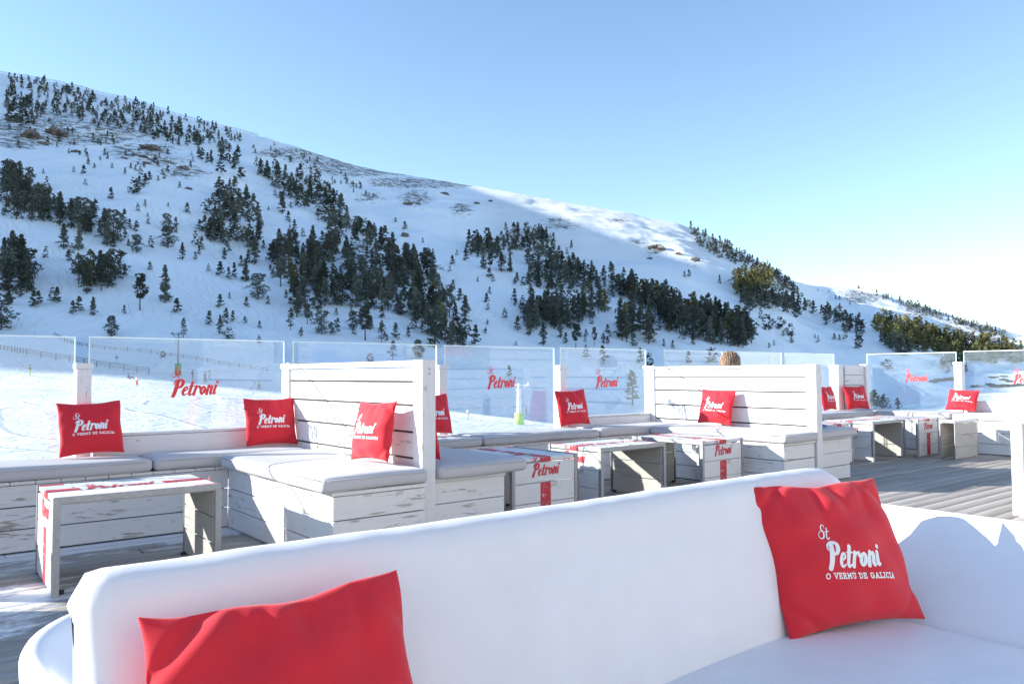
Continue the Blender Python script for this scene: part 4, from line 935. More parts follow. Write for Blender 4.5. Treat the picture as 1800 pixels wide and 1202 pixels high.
# fair haired person sitting behind the right partition
def seated():
    ox, oy = 7.80, 5.63; t = thing('person', 'person with long fair hair sitting behind the right partition, only the head showing', 'person', (ox, oy, 0))
    hp = Vector((ox+.03, oy, .66)); nk = Vector((ox-.02, oy, 1.14)); hd = Vector((ox+.02, oy, 1.28)); ch = (hp+nk)/2
    P0 = [hp, ch, nk, hd, hd+Vector((.015, 0, .06))]; E = [(0, 1), (1, 2), (2, 3), (3, 4)]; R_ = [.13, .14, .055, .085, .08]
    for s2 in (-1, 1):
        k = len(P0); P0 += [nk+Vector((0, s2*.17, -.06)), nk+Vector((.03, s2*.24, -.32)), nk+Vector((.26, s2*.14, -.42)), nk+Vector((.33, s2*.12, -.42))]; E += [(2, k), (k, k+1), (k+1, k+2), (k+2, k+3)]; R_ += [.055, .042, .032, .03]
        k = len(P0); P0 += [hp+Vector((.05, s2*.1, 0)), hp+Vector((.44, s2*.12, .0)), hp+Vector((.50, s2*.12, -.50)), hp+Vector((.66, s2*.13, -.56))]; E += [(0, k), (k, k+1), (k+1, k+2), (k+2, k+3)]; R_ += [.085, .06, .045, .04]
    o = skinned('body', [p-t.location for p in P0], E, R_, col('skin_tone', (.50, .32, .24)), t, sub=2)
    J = [hp, ch, nk-Vector((0, 0, .04))]; E = [(0, 1), (1, 2)]; R_ = [.16, .17, .10]
    for s2 in (-1, 1): k = len(J); J += [nk+Vector((0, s2*.18, -.07)), nk+Vector((.03, s2*.25, -.32)), nk+Vector((.25, s2*.14, -.42))]; E += [(2, k), (k, k+1), (k+1, k+2)]; R_ += [.075, .062, .05]
    skinned('jacket', [p-t.location for p in J], E, R_, col('navy_jacket', (.04, .06, .12)), t, sub=2)
    Tn = [hp+Vector((0, 0, -.01))]; E = []; R_ = [.14]
    for s2 in (-1, 1): k = len(Tn); Tn += [hp+Vector((.05, s2*.1, 0)), hp+Vector((.44, s2*.12, .0)), hp+Vector((.49, s2*.12, -.44))]; E += [(0, k), (k, k+1), (k+1, k+2)]; R_ += [.10, .075, .06]
    skinned('trousers', [p-t.location for p in Tn], E, R_, col('grey_trousers', (.12, .12, .13)), t, sub=2)
    # hair: strands over a cap
    m = MB(); rs = random.Random(3); c = Vector((ox+.005, oy, 1.295))
    ball(m, c, .105, (1.0, .92, 1.0), 16)
    for k in range(260):
        a = rs.uniform(0, 2*math.pi); e = rs.uniform(.1, 1.45)
        dr = Vector((math.cos(a)*math.sin(e), math.sin(a)*math.sin(e), math.cos(e)))
        if dr.x > .35 and dr.z < .75: continue
        p = c+Vector((dr.x*1.0, dr.y*.95, dr.z))*.108; q = p; fl = rs.uniform(.16, .34); r0 = rs.uniform(.006, .011)
        tang = Vector((dr.x*.7, dr.y*.9, -.35)); 
        for s3 in range(4):
            stp = tang.normalized()*fl/4; q2 = q+stp; 
            if q2.z > c.z:
                v_ = q2-c; q2 = c+v_.normalized()*(.110+.004*math.sin(k))
            dxy = Vector((q2.x-c.x, q2.y-c.y, 0)); lim = .113 if q2.z > 1.22 else .125
            if dxy.length > lim: dxy = dxy.normalized()*lim; q2.x = c.x+dxy.x; q2.y = c.y+dxy.y
            m.tube(q, q2, r0, r0*.85, seg=4, cap=False); q = q2; r0 *= .85; tang = tang*.5+Vector((0, 0, -.8))
    hm, n, l, b = mat('fair_hair'); ob = N(n, "ShaderNodeTexCoord").outputs["Object"]; w = noise(n, l, mapping(n, l, ob, (60, 60, 8)), 1, 3, .6)
    r = ramp(n, [(.3, (.15, .09, .055)), (.6, (.29, .19, .12)), (.8, (.46, .33, .23))]); l.new(w.outputs[0], r.inputs[0]); l.new(r.outputs[0], b.inputs["Base Color"]); b.inputs["Roughness"].default_value = .45
    m.build('hair', hm, t, smooth=True)
    m = MB()   # face features
    for s2 in (-1, 1): ball(m, (ox+.102, oy+s2*.032, 1.30), .011, (1, 1, 1), 8)
    m.build('eyes', col('eye_dark', (.05, .04, .04)), t, smooth=True)
    m = MB(); ball(m, (ox+.115, oy, 1.275), .014, (1.2, .8, 1.4), 8); m.build('nose', col('skin_tone', (.5, .32, .24)), t, smooth=True)
    m = MB(); ball(m, (ox+.100, oy, 1.235), .016, (.5, 1.4, .4), 8); m.build('mouth', col('lips', (.45, .15, .14)), t, smooth=True)
seated()
# blue jacket lying on the pad
def rumpled(name, label, c, sx_, sy_, h, material, seed):
    n_ = 26; vs = []; fs = []; 
    for j in range(n_+1):
        for i in range(n_+1):
            s_ = 2*i/n_-1; t_ = 2*j/n_-1; e = max(0, 1-(s_*s_))**.5*max(0, 1-t_*t_)**.5
            z = h*e*(.55+.45*math.sin(s_*5+seed)*math.cos(t_*4+seed)+.25*math.sin(s_*13+t_*9)); vs.append((s_*sx_*(1+.12*math.sin(t_*5)), t_*sy_*(1+.15*math.sin(s_*6+1)), max(z, .002)))
    for j in range(n_):
        for i in range(n_): a = j*(n_+1)+i; fs.append((a, a+1, a+n_+2, a+n_+1))
    m = MB(); m.add(vs, fs); k = len(vs); o = m.build(name, material, None, smooth=True, origin=(0, 0, 0)); o.location = c
    sd_ = o.modifiers.new('solid', 'SOLIDIFY'); sd_.thickness = .008; sd_.offset = 1; props(o, label, 'jacket'); return o
rumpled('blue_jacket', 'crumpled royal blue jacket on the seat pad right behind the right partition post', (7.72, 4.62, .568), .17, .13, .085, fabric('blue_jacket_cloth', (.03, .09, .40), .6, 500, .1, 3), 2)

# ================================================================== fences, lift towers, rocks on the slope
def rail_fence(label, pts, hpost, rails, step, name='rail_fence', w=.14):
    P3 = []
    for x, y in pts:
        g = ground_at(x, y, 60)
        if g is not None: P3.append(g[0])
    t = thing(name, label, 'fence', tuple(P3[0])); col_ = M['wood_grey'] if name == 'rail_fence' else col('dark_fence', (.09, .08, .07))
    P3 = [Vector(p) for p in P3]; out = [P3[0]]
    for a, b in zip(P3[:-1], P3[1:]):
        n_ = max(1, int((b-a).length/step)); out += [a.lerp(b, (k+1)/n_) for k in range(n_)]
    out = out[:95]
    for p in out: m = MB(); m.tube(p-Vector((0, 0, .6)), p+Vector((0, 0, hpost)), w/2, seg=6); m.build('post', col('fence_wood', (.10, .085, .075)), t)
    for r in rails:
        m = MB()
        for a, b in zip(out[:-1], out[1:]): m.tube(a+Vector((0, 0, r)), b+Vector((0, 0, r)), w*.34, seg=5)
        m.build('rail', col('fence_wood', (.10, .085, .075)), t)
rail_fence('three rail wooden fence stepping down the shaded snow at the left', [(-160, 601), (-60, 606), (20, 619), (46, 624), (72, 629), (98, 633), (122, 636), (148, 641), (170, 645), (193, 649), (218, 652), (241, 656), (262, 657)], 1.25, [.5, .85, 1.2], 3.2)
rail_fence('single rail wooden fence higher up the slope behind the left glass', [(95, 589), (122, 603), (143, 608), (162, 611), (184, 614), (202, 616), (224, 617), (245, 619), (266, 621), (300, 627), (345, 633), (385, 640), (403, 643), (421, 646), (441, 649), (470, 653)], 1.0, [.35, .8], 3.4)
def ridge_fence():
    P3 = []
    for x in np.linspace(-40, 450, 90):
        i = int(np.searchsorted(us, x)); R_ = np.interp(x, ridgeR[:, 0], ridgeR[:, 1]); k = int(np.argmax((Z[:, i]-EYE)/ds)); P3.append(Vector(V.reshape(nd, nx, 3)[k, i]))
    t = thing('snow_fence', 'thin snow fence running along the skyline at the upper left', 'fence', tuple(P3[0])); c = col('pale_fence', (.42, .36, .30))
    for p in P3: m = MB(); m.tube(p-Vector((0, 0, .5)), p+Vector((0, 0, 3.0)), .2, seg=4); m.build('post', c, t)
    for r in (1.0, 1.7, 2.4):
        m = MB()
        for a, b in zip(P3[:-1], P3[1:]): m.tube(a+Vector((0, 0, r)), b+Vector((0, 0, r)), .14, seg=4)
        m.build('rail', c, t)
ridge_fence()
def lift_tower(label, px, py, hpx, light, pad_col):
    g = ground_at(px, py, 60)
    if g is None: return
    p, d = g; H = hpx*d/F_PX; t = thing('lift_tower', label, 'lift tower', tuple(p)); c = col('tower_white' if light else 'tower_grey', (.75, .76, .76) if light else (.22, .25, .27)); p = Vector(p)
    m = MB(); m.tube(p-Vector((0, 0, .5)), p+Vector((0, 0, H*.97)), .34 if light else .22, .26 if light else .13, seg=12); m.build('mast', c, t, smooth=True)
    m = MB(); m.tube(p, p+Vector((0, 0, H*.27)), .62, .60, seg=14); m.build('safety_pad', pad_col, t, smooth=True)
    a = Vector((RH[0], RH[1], 0)); m = MB(); m.tube(p+Vector((0, 0, H*.93))-a*1.3, p+Vector((0, 0, H*.93))+a*1.3, .10, seg=8); m.tube(p+Vector((0, 0, H*.80)), p+Vector((0, 0, H*.93))+a*1.1, .06, seg=6); m.tube(p+Vector((0, 0, H*.80)), p+Vector((0, 0, H*.93))-a*1.1, .06, seg=6); m.build('crossarm', c, t)
    for s_ in (-1, 1):
        for q in (-1, 0, 1):
            m = MB(); cc = p+Vector((0, 0, H*.93+.18))+a*1.2*s_+Vector((FH[0], FH[1], 0))*.45*q; m.tube(cc-a*.06, cc+a*.06, .2, seg=12); m.build('pulley_wheel', c, t, smooth=True)
    for k in range(8): m = MB(); z = H*(.3+.07*k); m.tube(p+Vector((0, 0, z))-a*.32, p+Vector((0, 0, z))-a*.55, .03, seg=5); m.build('ladder_rung', c, t)
lift_tower('white lift tower with a lime green safety pad, seen through the glass in the middle', 912, 746, 74, True, col('lime_pad', (.42, .68, .12)))
lift_tower('grey lift tower with a dark green safety pad behind the left glass', 313, 660, 78, False, col('green_pad', (.06, .28, .07)))

def rock_mesh(seed, flat=.5):
    rs = np.random.default_rng(seed); n_ = 16; vs = []; fs = []
    for j in range(n_+1):
        for i in range(n_*2):
            a = math.pi*j/n_; b = math.pi*i/n_; dx, dy, dz = math.sin(a)*math.cos(b), math.sin(a)*math.sin(b), math.cos(a)
            r = 1+.9*float(vnoise(np.array(dx*1.6+seed), np.array(dy*1.6+dz*2.1), seed))+.6*float(vnoise(np.array(dx*4+seed), np.array(dy*4-dz*5), seed+3))+.3*float(vnoise(np.array(dx*9+seed), np.array(dy*9-dz*9), seed+5))
            vs.append((dx*r, dy*r, dz*r*flat))
    for j in range(n_):
        for i in range(n_*2): k = n_*2; fs.append((j*k+i, (j+1)*k+i, (j+1)*k+(i+1) % k, j*k+(i+1) % k))
    me = D.meshes.new('rock'); me.from_pydata(vs, [], fs); return me
RK = []
for s_ in range(4):
    for dark in (0, 1): me = rock_mesh(5+s_); me.materials.append(M['rock_dark' if dark else 'rock']); RK.append(me)
def rock_at(px, py, wpx, hpx, label, group, dark=0, seed=0):
    g = ground_at(px, py, 100)
    if g is None: return
    p, d = g; o = link('rock', RK[(seed % 4)*2+dark]); sx_ = wpx*d/F_PX/2; sz = hpx*d/F_PX
    o.location = (p[0], p[1], p[2]-sz*.05); o.scale = (sx_, sx_*.9, sz*1.1); o.rotation_euler = (rad(8), rad((seed*37) % 30-15), math.atan2(RH[1], RH[0])+rad((seed*13) % 20-10)); props(o, label, 'rock', group)
gr = 'brown rock outcrops on the upper left slope'
RL = [(42, 240, 34, 16, 'wide brown rock outcrop near the left edge, left of the biggest outcrop'), (93, 236, 38, 24, 'biggest brown rock outcrop on the upper left slope'), (125, 268, 17, 8, 'lone brown boulder in the snow below the biggest outcrop'), (68, 254, 16, 8, 'small brown rock just below the wide outcrop at the left edge'),
      (262, 262, 34, 12, 'long slanting brown rock slab at the foot of the pines, upper left'), (212, 279, 14, 6, 'small flat brown rock left of a row of small rocks, upper left'), (245, 276, 16, 7, 'small brown rock in the middle of the row below the slanting slab'), (253, 288, 12, 6, 'small dark boulder lowest of the row below the slanting slab'),
      (318, 297, 20, 9, 'brown rock under a small pine, right of the row of rocks'), (327, 332, 14, 6, 'small brown rocks below two little pines on the open snow'), (716, 360, 16, 10, 'brown rock at the lower end of the stony patch near the top centre'), (735, 360, 8, 6, 'little boulder right of the brown rock near the top centre'),
      (782, 341, 14, 5, 'thin brown rock on the upper centre slope'), (838, 358, 12, 6, 'little boulder near the edge of the sunlit patch'), (862, 354, 8, 5, 'small boulder just inside the sunlit snow'), (712, 416, 12, 12, 'rock below the lone pine on the central snow gully'),
      (1156, 436, 26, 10, 'brown rock casting a shadow in the middle of the sunlit snow'), (1196, 447, 14, 7, 'brown rock to the right on the sunlit snow'), (1143, 455, 10, 5, 'small grey rock at the lower edge of the sunlit snow'), (1225, 458, 14, 9, 'brown rock at the right end of the sunlit snow')]
for i, r in enumerate(RL): rock_at(*r[:4], r[4], gr if i < 10 else 'rocks on the central and right slope', 0, i)
gs = 'dark rocks along the stream at the right'
for i, (x, y, w, h) in enumerate([(1636, 671, 18, 4), (1652, 668, 20, 6), (1668, 667, 22, 7), (1682, 665, 14, 7), (1688, 673, 10, 3), (1716, 679, 20, 5), (1738, 676, 14, 5), (1752, 679, 22, 6), (1772, 679, 26, 5), (1790, 677, 22, 6), (1762, 668, 14, 5), (1775, 671, 12, 5), (1748, 664, 20, 3), (1760, 662, 16, 3)]):
    rock_at(x, y, w, h, 'low dark wet rock in the band along the stream behind the right hand glass', gs, 1, i)

# ================================================================== trees
def crown_geo(h, rmax, kind, seed, nclump, ncard, card):
    rs = np.random.default_rng(seed); P, A, B, T_ = [], [], [], []
    for c in range(nclump):
        if kind == 'cone': f = rs.uniform(.05, 1.0)**.85; r = rmax*(1-f)**.85*(.8+.38*math.sin(f*26+seed))+.03*rmax
        elif kind == 'round': f = rs.uniform(.10, 1.0); r = rmax*math.sqrt(max(0, 1-((f-.48)/.53)**2))*(.8+.3*math.sin(f*13+seed))+.08*rmax
        elif kind == 'tall': f = rs.uniform(.34, 1.0); r = rmax*math.sqrt(max(0, 1-((f-.62)/.40)**2))*(.75+.35*math.sin(f*17+seed))+.06*rmax
        else: f = rs.uniform(.16, 1.0); r = rmax*(1-f)**.6*(.55+.5*abs(math.sin(f*23+seed)))+.1*rmax
        a = rs.uniform(0, 2*math.pi); r *= math.sqrt(rs.uniform(.25, 1))*(1+.3*math.sin(a*2+seed*1.7)); c0 = np.array([math.cos(a)*r, math.sin(a)*r, f*h*.97]); sp = ((.10+.08*rs.random())*rmax+.10)*(1.15-.75*f)
        tint = rs.random()
        for k in range(ncard):
            p = c0+rs.normal(0, 1, 3)*np.array([sp, sp, sp*.55]); u = rs.normal(0, 1, 3); u /= np.linalg.norm(u); v = np.cross(u, rs.normal(0, 1, 3)); v /= np.linalg.norm(v)+1e-9
            s_ = card*rs.uniform(.6, 1.35); P.append(p); A.append(u*s_); B.append(v*s_*.6); T_.append(tint)
    P, A, B = map(np.array, (P, A, B)); Vt = np.stack([P-A-B, P+A-B*.6, P+A*.8+B, P-A*.7+B], 1).reshape(-1, 3); F = np.arange(len(Vt)).reshape(-1, 4); return Vt, F, np.repeat(T_, 4)
def trunk_mb(h, kind, seed):
    m = MB(); rs = random.Random(seed); r = .022*h; top = .9*h; ps = [Vector((0, 0, -1.0))]
    for k in range(1, 6): ps.append(Vector((rs.uniform(-.02, .02)*h, rs.uniform(-.02, .02)*h, top*k/5)))
    for k in range(5): m.tube(ps[k], ps[k+1], r*(1-k*.18), r*(1-(k+1)*.18), seg=7, cap=False)
    for k in range(9):
        f = rs.uniform(.22, .8); a = rs.uniform(0, 6.28); L = h*.16*(1-f*.6)*1.3; p = Vector((0, 0, f*top)); m.tube(p, p+Vector((math.cos(a)*L, math.sin(a)*L, L*.35)), r*.32, r*.1, seg=5, cap=False)
    return m
PT = []
kinds = ['cone', 'round', 'cone', 'tall', 'sparse', 'cone', 'cone', 'tall']
for i, kd_ in enumerate(kinds):
    rm = {'cone': .225, 'round': .27, 'tall': .19, 'sparse': .20}[kd_]*10*(1+.1*math.sin(i*2.1)); Vt, F, tt = crown_geo(10, rm, kd_, i+1, {'cone': 95, 'round': 120, 'tall': 90, 'sparse': 48}[kd_], 15, .22)
    pair = []
    for mm in ('pine', 'olive'): pair.append(npmesh('crown', Vt, F, [M[mm]], False, {'tint': tt}))
    tm = trunk_mb(10, kd_, i).mesh('trunk', M['trunk']); lo = crown_geo(10, rm, kd_, i+31, {'cone': 42, 'round': 50, 'tall': 38, 'sparse': 26}[kd_], 9, .36); PT.append((pair, tm, lo))
def inpoly(x, y, poly):
    c = False; j = len(poly)-1
    for i in range(len(poly)):
        if ((poly[i][1] > y) != (poly[j][1] > y)) and (x < (poly[j][0]-poly[i][0])*(y-poly[i][1])/(poly[j][1]-poly[i][1])+poly[i][0]): c = not c
        j = i
    return c
# stands: polygon of the feet of the trees as they show on the slope, count, world height range (m), spacing, label
ST = [
 ('small pines in the belt along the upper left skyline', [(0, 138), (60, 142), (130, 158), (200, 176), (250, 188), (300, 204), (350, 218), (420, 238), (440, 256), (380, 262), (310, 260), (240, 240), (170, 225), (100, 205), (60, 200), (0, 190)], 215, (4.5, 10), 5.2, 0),
 ('pines clumped at the left edge above the brown rocks', [(0, 190), (40, 185), (50, 215), (40, 228), (0, 222)], 16, (9, 13), 6, 0),
 ('pines in the dense strip dropping from the upper left skyline', [(240, 200), (300, 215), (350, 240), (400, 260), (420, 290), (430, 330), (460, 400), (450, 440), (400, 450), (345, 420), (345, 395), (370, 360), (385, 320), (350, 290), (330, 255), (250, 240)], 100, (7.5, 11.5), 7.5, 0),
 ('pines on the narrow rib right of the upper left strip', [(432, 282), (470, 290), (520, 312), (580, 335), (610, 375), (650, 420), (610, 410), (560, 392), (530, 372), (500, 350), (460, 320)], 85, (7, 12), 6, 0),
 ('small pines scattered up to the bare skyline above the narrow rib', [(430, 245), (500, 262), (600, 300), (660, 350), (640, 350), (570, 320), (480, 280), (430, 270)], 34, (3, 6), 6, 0),
 ('pines packed in the big dark forest in the centre of the slope', [(472, 470), (480, 440), (510, 440), (560, 430), (600, 395), (640, 400), (690, 430), (740, 470), (775, 520), (795, 560), (790, 590), (750, 590), (715, 570), (690, 548), (640, 545), (590, 540), (560, 545), (520, 560), (500, 530), (490, 500)], 175, (8, 13.5), 8.5, 0),
 ('pines in the thick wood at the left, halfway up the slope', [(0, 320), (40, 330), (80, 360), (120, 385), (160, 400), (205, 415), (215, 430), (190, 430), (120, 405), (90, 400), (60, 390), (30, 398), (0, 380)], 44, (9, 13.5), 9, 0),
 ('large pines massed at the left edge of the picture', [(0, 470), (30, 460), (60, 500), (60, 520), (30, 515), (0, 520)], 13, (10, 14), 12, 0),
 ('pines of the compact grove on the lower left slope', [(125, 500), (150, 485), (200, 490), (205, 498), (172, 515), (150, 520)], 13, (9, 12), 9, 0),
 ('pines on the upper left of the broken wood right of centre', [(822, 430), (850, 425), (880, 430), (890, 450), (870, 458), (830, 452)], 26, (8, 12), 5.5, 0),
 ('pines strung along the top of the broken wood right of centre', [(880, 425), (905, 405), (940, 405), (975, 425), (985, 445), (960, 450), (920, 440), (895, 450)], 48, (6, 9), 5.5, 0),
 ('pines in the broken middle rows of the wood right of centre', [(915, 455), (975, 450), (1010, 470), (1060, 490), (1110, 505), (1150, 530), (1080, 530), (1020, 515), (960, 510), (920, 500), (930, 480)], 95, (7, 11), 7, 0),
 ('pines in the lower dark clumps of the wood right of centre', [(922, 570), (930, 545), (990, 540), (1040, 535), (1075, 545), (1050, 560), (1000, 572), (960, 585), (930, 590)], 42, (9, 13), 8, 0),
 ('tall pines of the dark block above the right partition', [(1080, 560), (1120, 545), (1150, 575), (1145, 605), (1115, 610), (1085, 598)], 15, (10, 14), 9, 0),
 ('pines in the belt running down right above the right partition', [(1110, 510), (1160, 525), (1210, 545), (1260, 560), (1310, 580), (1335, 600), (1300, 612), (1230, 600), (1190, 590), (1160, 565), (1130, 545), (1100, 530)], 125, (9, 14), 7.5, 0),
 ('small pines up the skyline rib at the right of the sunlit snow', [(1215, 402), (1240, 412), (1290, 438), (1320, 455), (1350, 475), (1335, 490), (1300, 470), (1260, 452), (1230, 432)], 60, (6, 10), 5.5, 0),
 ('olive tinged pines crowning the knoll right of the sunlit snow', [(1295, 520), (1300, 505), (1330, 495), (1355, 490), (1365, 505), (1340, 520), (1310, 528)], 38, (12, 15), 6, 1),
 ('dark pines spilling down the knoll at the right', [(1300, 530), (1350, 525), (1390, 530), (1415, 555), (1400, 560), (1350, 545), (1320, 550), (1310, 540)], 44, (9, 13), 7, 0),
 ('pines on the steep rocky edge descending right of the knoll', [(1350, 470), (1380, 490), (1400, 505), (1415, 530), (1400, 530), (1370, 505)], 30, (6, 9), 5.5, 0),
 ('dark pines in the shaded left part of the wood at the far right', [(1410, 545), (1440, 552), (1480, 560), (1520, 575), (1518, 590), (1490, 585), (1450, 560)], 26, (8, 12), 8, 0),
 ('sunlit olive pines in the broad wood at the far right', [(1535, 570), (1560, 565), (1620, 585), (1660, 600), (1700, 604), (1750, 612), (1790, 620), (1800, 640), (1740, 640), (1660, 632), (1600, 616), (1570, 612), (1545, 595)], 150, (11, 15), 6, 1),
 ('dark pines fringing the lower side of the wood at the far right', [(1545, 600), (1575, 615), (1600, 622), (1590, 628), (1560, 615)], 16, (8, 12), 6, 0),
 ('tiny pines along the far right skyline', [(1490, 506), (1520, 512), (1570, 525), (1600, 534), (1640, 545), (1700, 568), (1750, 582), (1780, 590), (1740, 588), (1680, 570), (1600, 545), (1540, 520)], 75, (5, 10), 5, 0),
 ('dark pines behind the right hand glass', [(1640, 640), (1690, 640), (1700, 660), (1680, 665), (1660, 655)], 12, (7, 10), 5, 0),
 ('dark pines low at the foot of the central snow gully', [(758, 600), (790, 598), (820, 604), (840, 608), (800, 612), (760, 612)], 10, (8, 12), 6, 0),
 ('small pines dotted over the upper left snow and rocks', [(0, 180), (150, 200), (330, 250), (345, 340), (230, 330), (100, 270), (0, 260)], 60, (3, 6), 8, 0),
 ('small pines spread thinly over the whole shaded slope', [(0, 280), (300, 330), (640, 360), (900, 480), (1300, 560), (1500, 600), (1300, 620), (700, 610), (300, 580), (0, 560)], 110, (2.5, 6), 14, 0),
 ('small pines dotted around the edges of the central forest', [(400, 330), (470, 340), (700, 420), (800, 560), (780, 600), (640, 600), (500, 590), (440, 520), (400, 440)], 45, (3, 6), 9, 0),
 ('small pines dotted between the clumps of the wood right of centre', [(800, 450), (900, 400), (1000, 430), (1200, 520), (1330, 590), (1320, 615), (1100, 612), (960, 600), (860, 490)], 75, (3, 7), 8, 0),
 ('olive bushy pines sunk behind the bench by the corner panel', [(1492, 718), (1520, 716), (1560, 718), (1590, 720), (1560, 722), (1500, 722)], 9, (4, 6), 6, 0),
]
SOLO = [  # x, y of the foot, height in photo pixels, kind, zone
 (245, 545, 66, 3, 0), (288, 532, 68, 2, 0), (162, 555, 34, 0, 0), (126, 553, 26, 0, 0), (195, 592, 38, 1, 0), (65, 536, 26, 0, 0), (0, 580, 66, 1, 0), (322, 594, 36, 4, 0), (386, 588, 36, 0, 0), (402, 597, 22, 1, 0), (397, 560, 20, 0, 0), (385, 542, 26, 0, 0), (402, 525, 12, 0, 0), (452, 527, 48, 1, 0),
 (237, 445, 34, 1, 1), (262, 440, 26, 4, 1), (292, 436, 40, 1, 1), (318, 457, 32, 0, 1), (341, 457, 16, 0, 1), (290, 408, 34, 1, 1), (306, 410, 16, 0, 1), (340, 435, 30, 4, 1), (352, 440, 26, 0, 1), (238, 374, 18, 4, 1), (251, 364, 14, 0, 1), (214, 394, 28, 0, 1), (224, 402, 18, 0, 1), (257, 395, 12, 0, 1), (256, 382, 9, 0, 1), (232, 342, 30, 1, 1), (250, 328, 24, 0, 1), (190, 352, 24, 0, 1), (108, 438, 46, 0, 1), (135, 440, 48, 2, 1), (185, 432, 44, 2, 1),
 (430, 495, 42, 2, 2), (446, 465, 46, 0, 2), (400, 492, 24, 0, 2), (410, 490, 30, 0, 2), (422, 470, 22, 0, 2), (505, 392, 22, 0, 2), (494, 376, 40, 0, 2), (510, 580, 40, 4, 2), (565, 588, 44, 1, 2), (590, 590, 28, 4, 2), (620, 580, 34, 1, 2), (642, 598, 62, 3, 2), (670, 602, 36, 4, 2), (455, 606, 18, 4, 2), (540, 570, 36, 3, 2),
 (711, 404, 16, 0, 3), (761, 445, 9, 0, 3), (808, 530, 24, 0, 3), (818, 568, 50, 0, 3), (800, 565, 34, 0, 3), (798, 600, 26, 0, 3), (905, 532, 26, 0, 3), (910, 582, 28, 0, 3), (955, 607, 42, 0, 3), (1012, 612, 44, 3, 3), (840, 496, 10, 0, 3), (905, 500, 12, 0, 3), (795, 466, 18, 0, 3), (850, 474, 22, 0, 3), (882, 478, 36, 0, 3), (897, 478, 34, 2, 3), (862, 476, 34, 3, 3), (930, 590, 40, 0, 3), (985, 594, 34, 0, 3), (1020, 566, 24, 0, 3), (1040, 574, 26, 4, 3), (1045, 608, 34, 3, 3), (1030, 592, 14, 0, 3),
 (1205, 488, 12, 0, 4), (1213, 487, 14, 0, 4), (1281, 548, 18, 0, 4), (1267, 500, 18, 0, 4), (1350, 582, 30, 1, 4), (1372, 578, 22, 1, 4), (1390, 592, 24, 1, 4), (1392, 604, 20, 0, 4), (1433, 595, 8, 0, 4), (1467, 597, 12, 0, 4), (1476, 598, 11, 0, 4), (1487, 600, 26, 4, 4), (1509, 614, 28, 1, 4), (1510, 600, 24, 1, 4), (1452, 572, 26, 2, 4), (1470, 556, 16, 1, 4), (1352, 612, 10, 0, 4), (1338, 566, 26, 4, 4), (1471, 526, 8, 0, 4), (1478, 527, 8, 0, 4), (1478, 540, 8, 0, 4), (1496, 536, 7, 0, 4), (1440, 512, 5, 0, 4), (1459, 514, 5, 0, 4),
 (895, 663, 22, 0, 5), (286, 630, 14, 1, 5), (1110, 712, 62, 4, 5), (1125, 640, 30, 0, 5), (1030, 632, 26, 4, 5), (1060, 640, 34, 4, 5), (650, 640, 20, 1, 5), (690, 632, 34, 4, 5), (735, 630, 34, 1, 5), (1210, 640, 24, 0, 5),(1250, 640, 30, 1, 5), (1140, 650, 30, 1, 5), (1560, 650, 20, 1, 5),
]
ZN = ['pines on the open snow at the lower left', 'pines on the open snow between the woods at the left', 'pines at the edge of the central forest', 'pines on the snow gully and slope right of centre', 'pines on the open snow at the right', 'pines standing on the low ground behind the glass']
ZS = ['on the lower left snow', 'between the left woods', 'beside the central forest', 'by the gully right of centre', 'on the right hand snow', 'low behind the glass']
cand = []
for si, (lb, poly, cnt, hr, sp, ol) in enumerate(ST):
    xs = [p[0] for p in poly]; ys = [p[1] for p in poly]; got = []; tries = 0
    cnt = int(cnt*(1.0 if hr[1] >= 11 else 1.3)); sp = sp*(1.2 if hr[1] >= 11 else 1)
    while len(got) < cnt and tries < cnt*60:
        tries += 1; x = random.uniform(min(xs), max(xs)); y = random.uniform(min(ys), max(ys))
        if not inpoly(x, y, poly) or any((x-a)**2+((y-b)*1.6)**2 < sp*sp*.45 for a, b in got): continue
        g = ground_at(x, y, 150) or ground_at(x, y+5, 150) or ground_at(x, y+10, 150)
        if g is None: continue
        got.append((x, y)); p, d = g; h = random.uniform(*hr)*1.14*random.choice((1, 1, 1, .72, .9)); kd_ = random.choice((0, 0, 2, 3, 4, 5, 6, 7, 1, 2, 5, 6) if h > 7 else (0, 2, 6, 0, 4))
        if ol: kd_ = random.choice((0, 1, 2, 5, 6))
        cand.append(dict(p=p, h=h, px=h*F_PX/d, x=x, k=kd_, ol=1 if (ol or random.random() < .04) else 0, lab=None, grp=lb))
for x, y, hp_, kd_, zn in SOLO:
    g = ground_at(x, y, 110)
    if g is None: continue
    p, d = g; cand.append(dict(p=p, h=hp_*d/F_PX, px=hp_*1.3, x=x, y=y, k=kd_, ol=0, lab=zn, grp=ZN[zn]))
cand.sort(key=lambda c: -c['px']); near, rest = cand[:300], cand[300:]
ordn = ['leftmost', 'second', 'third', 'fourth', 'fifth', 'sixth', 'seventh', 'eighth', 'ninth', 'tenth', 'eleventh', 'twelfth', 'thirteenth', 'fourteenth', 'fifteenth', 'sixteenth', 'seventeenth', 'eighteenth', 'nineteenth', 'twentieth', 'twenty first', 'twenty second', 'twenty third', 'twenty fourth', 'twenty fifth', 'twenty sixth', 'twenty seventh', 'twenty eighth', 'twenty ninth', 'thirtieth']
for zn in range(len(ZN)):
    zz = sorted([c for c in near if c['lab'] == zn], key=lambda c: c['x'])
    for i, c in enumerate(zz):
        size = 'small' if c['h'] < 6 else ('tall' if c['h'] > 12 else 'middle sized'); shp = {0: 'pointed', 1: 'bushy', 2: 'pointed', 3: 'slender', 4: 'thin open', 5: 'bushy', 6: 'pointed', 7: 'slender'}[c['k']]
        c['lab'] = '%s %s pine, %s%s %s' % (size, shp, ordn[min(i, 29)], '' if i == 0 else ' from left', ZS[zn])
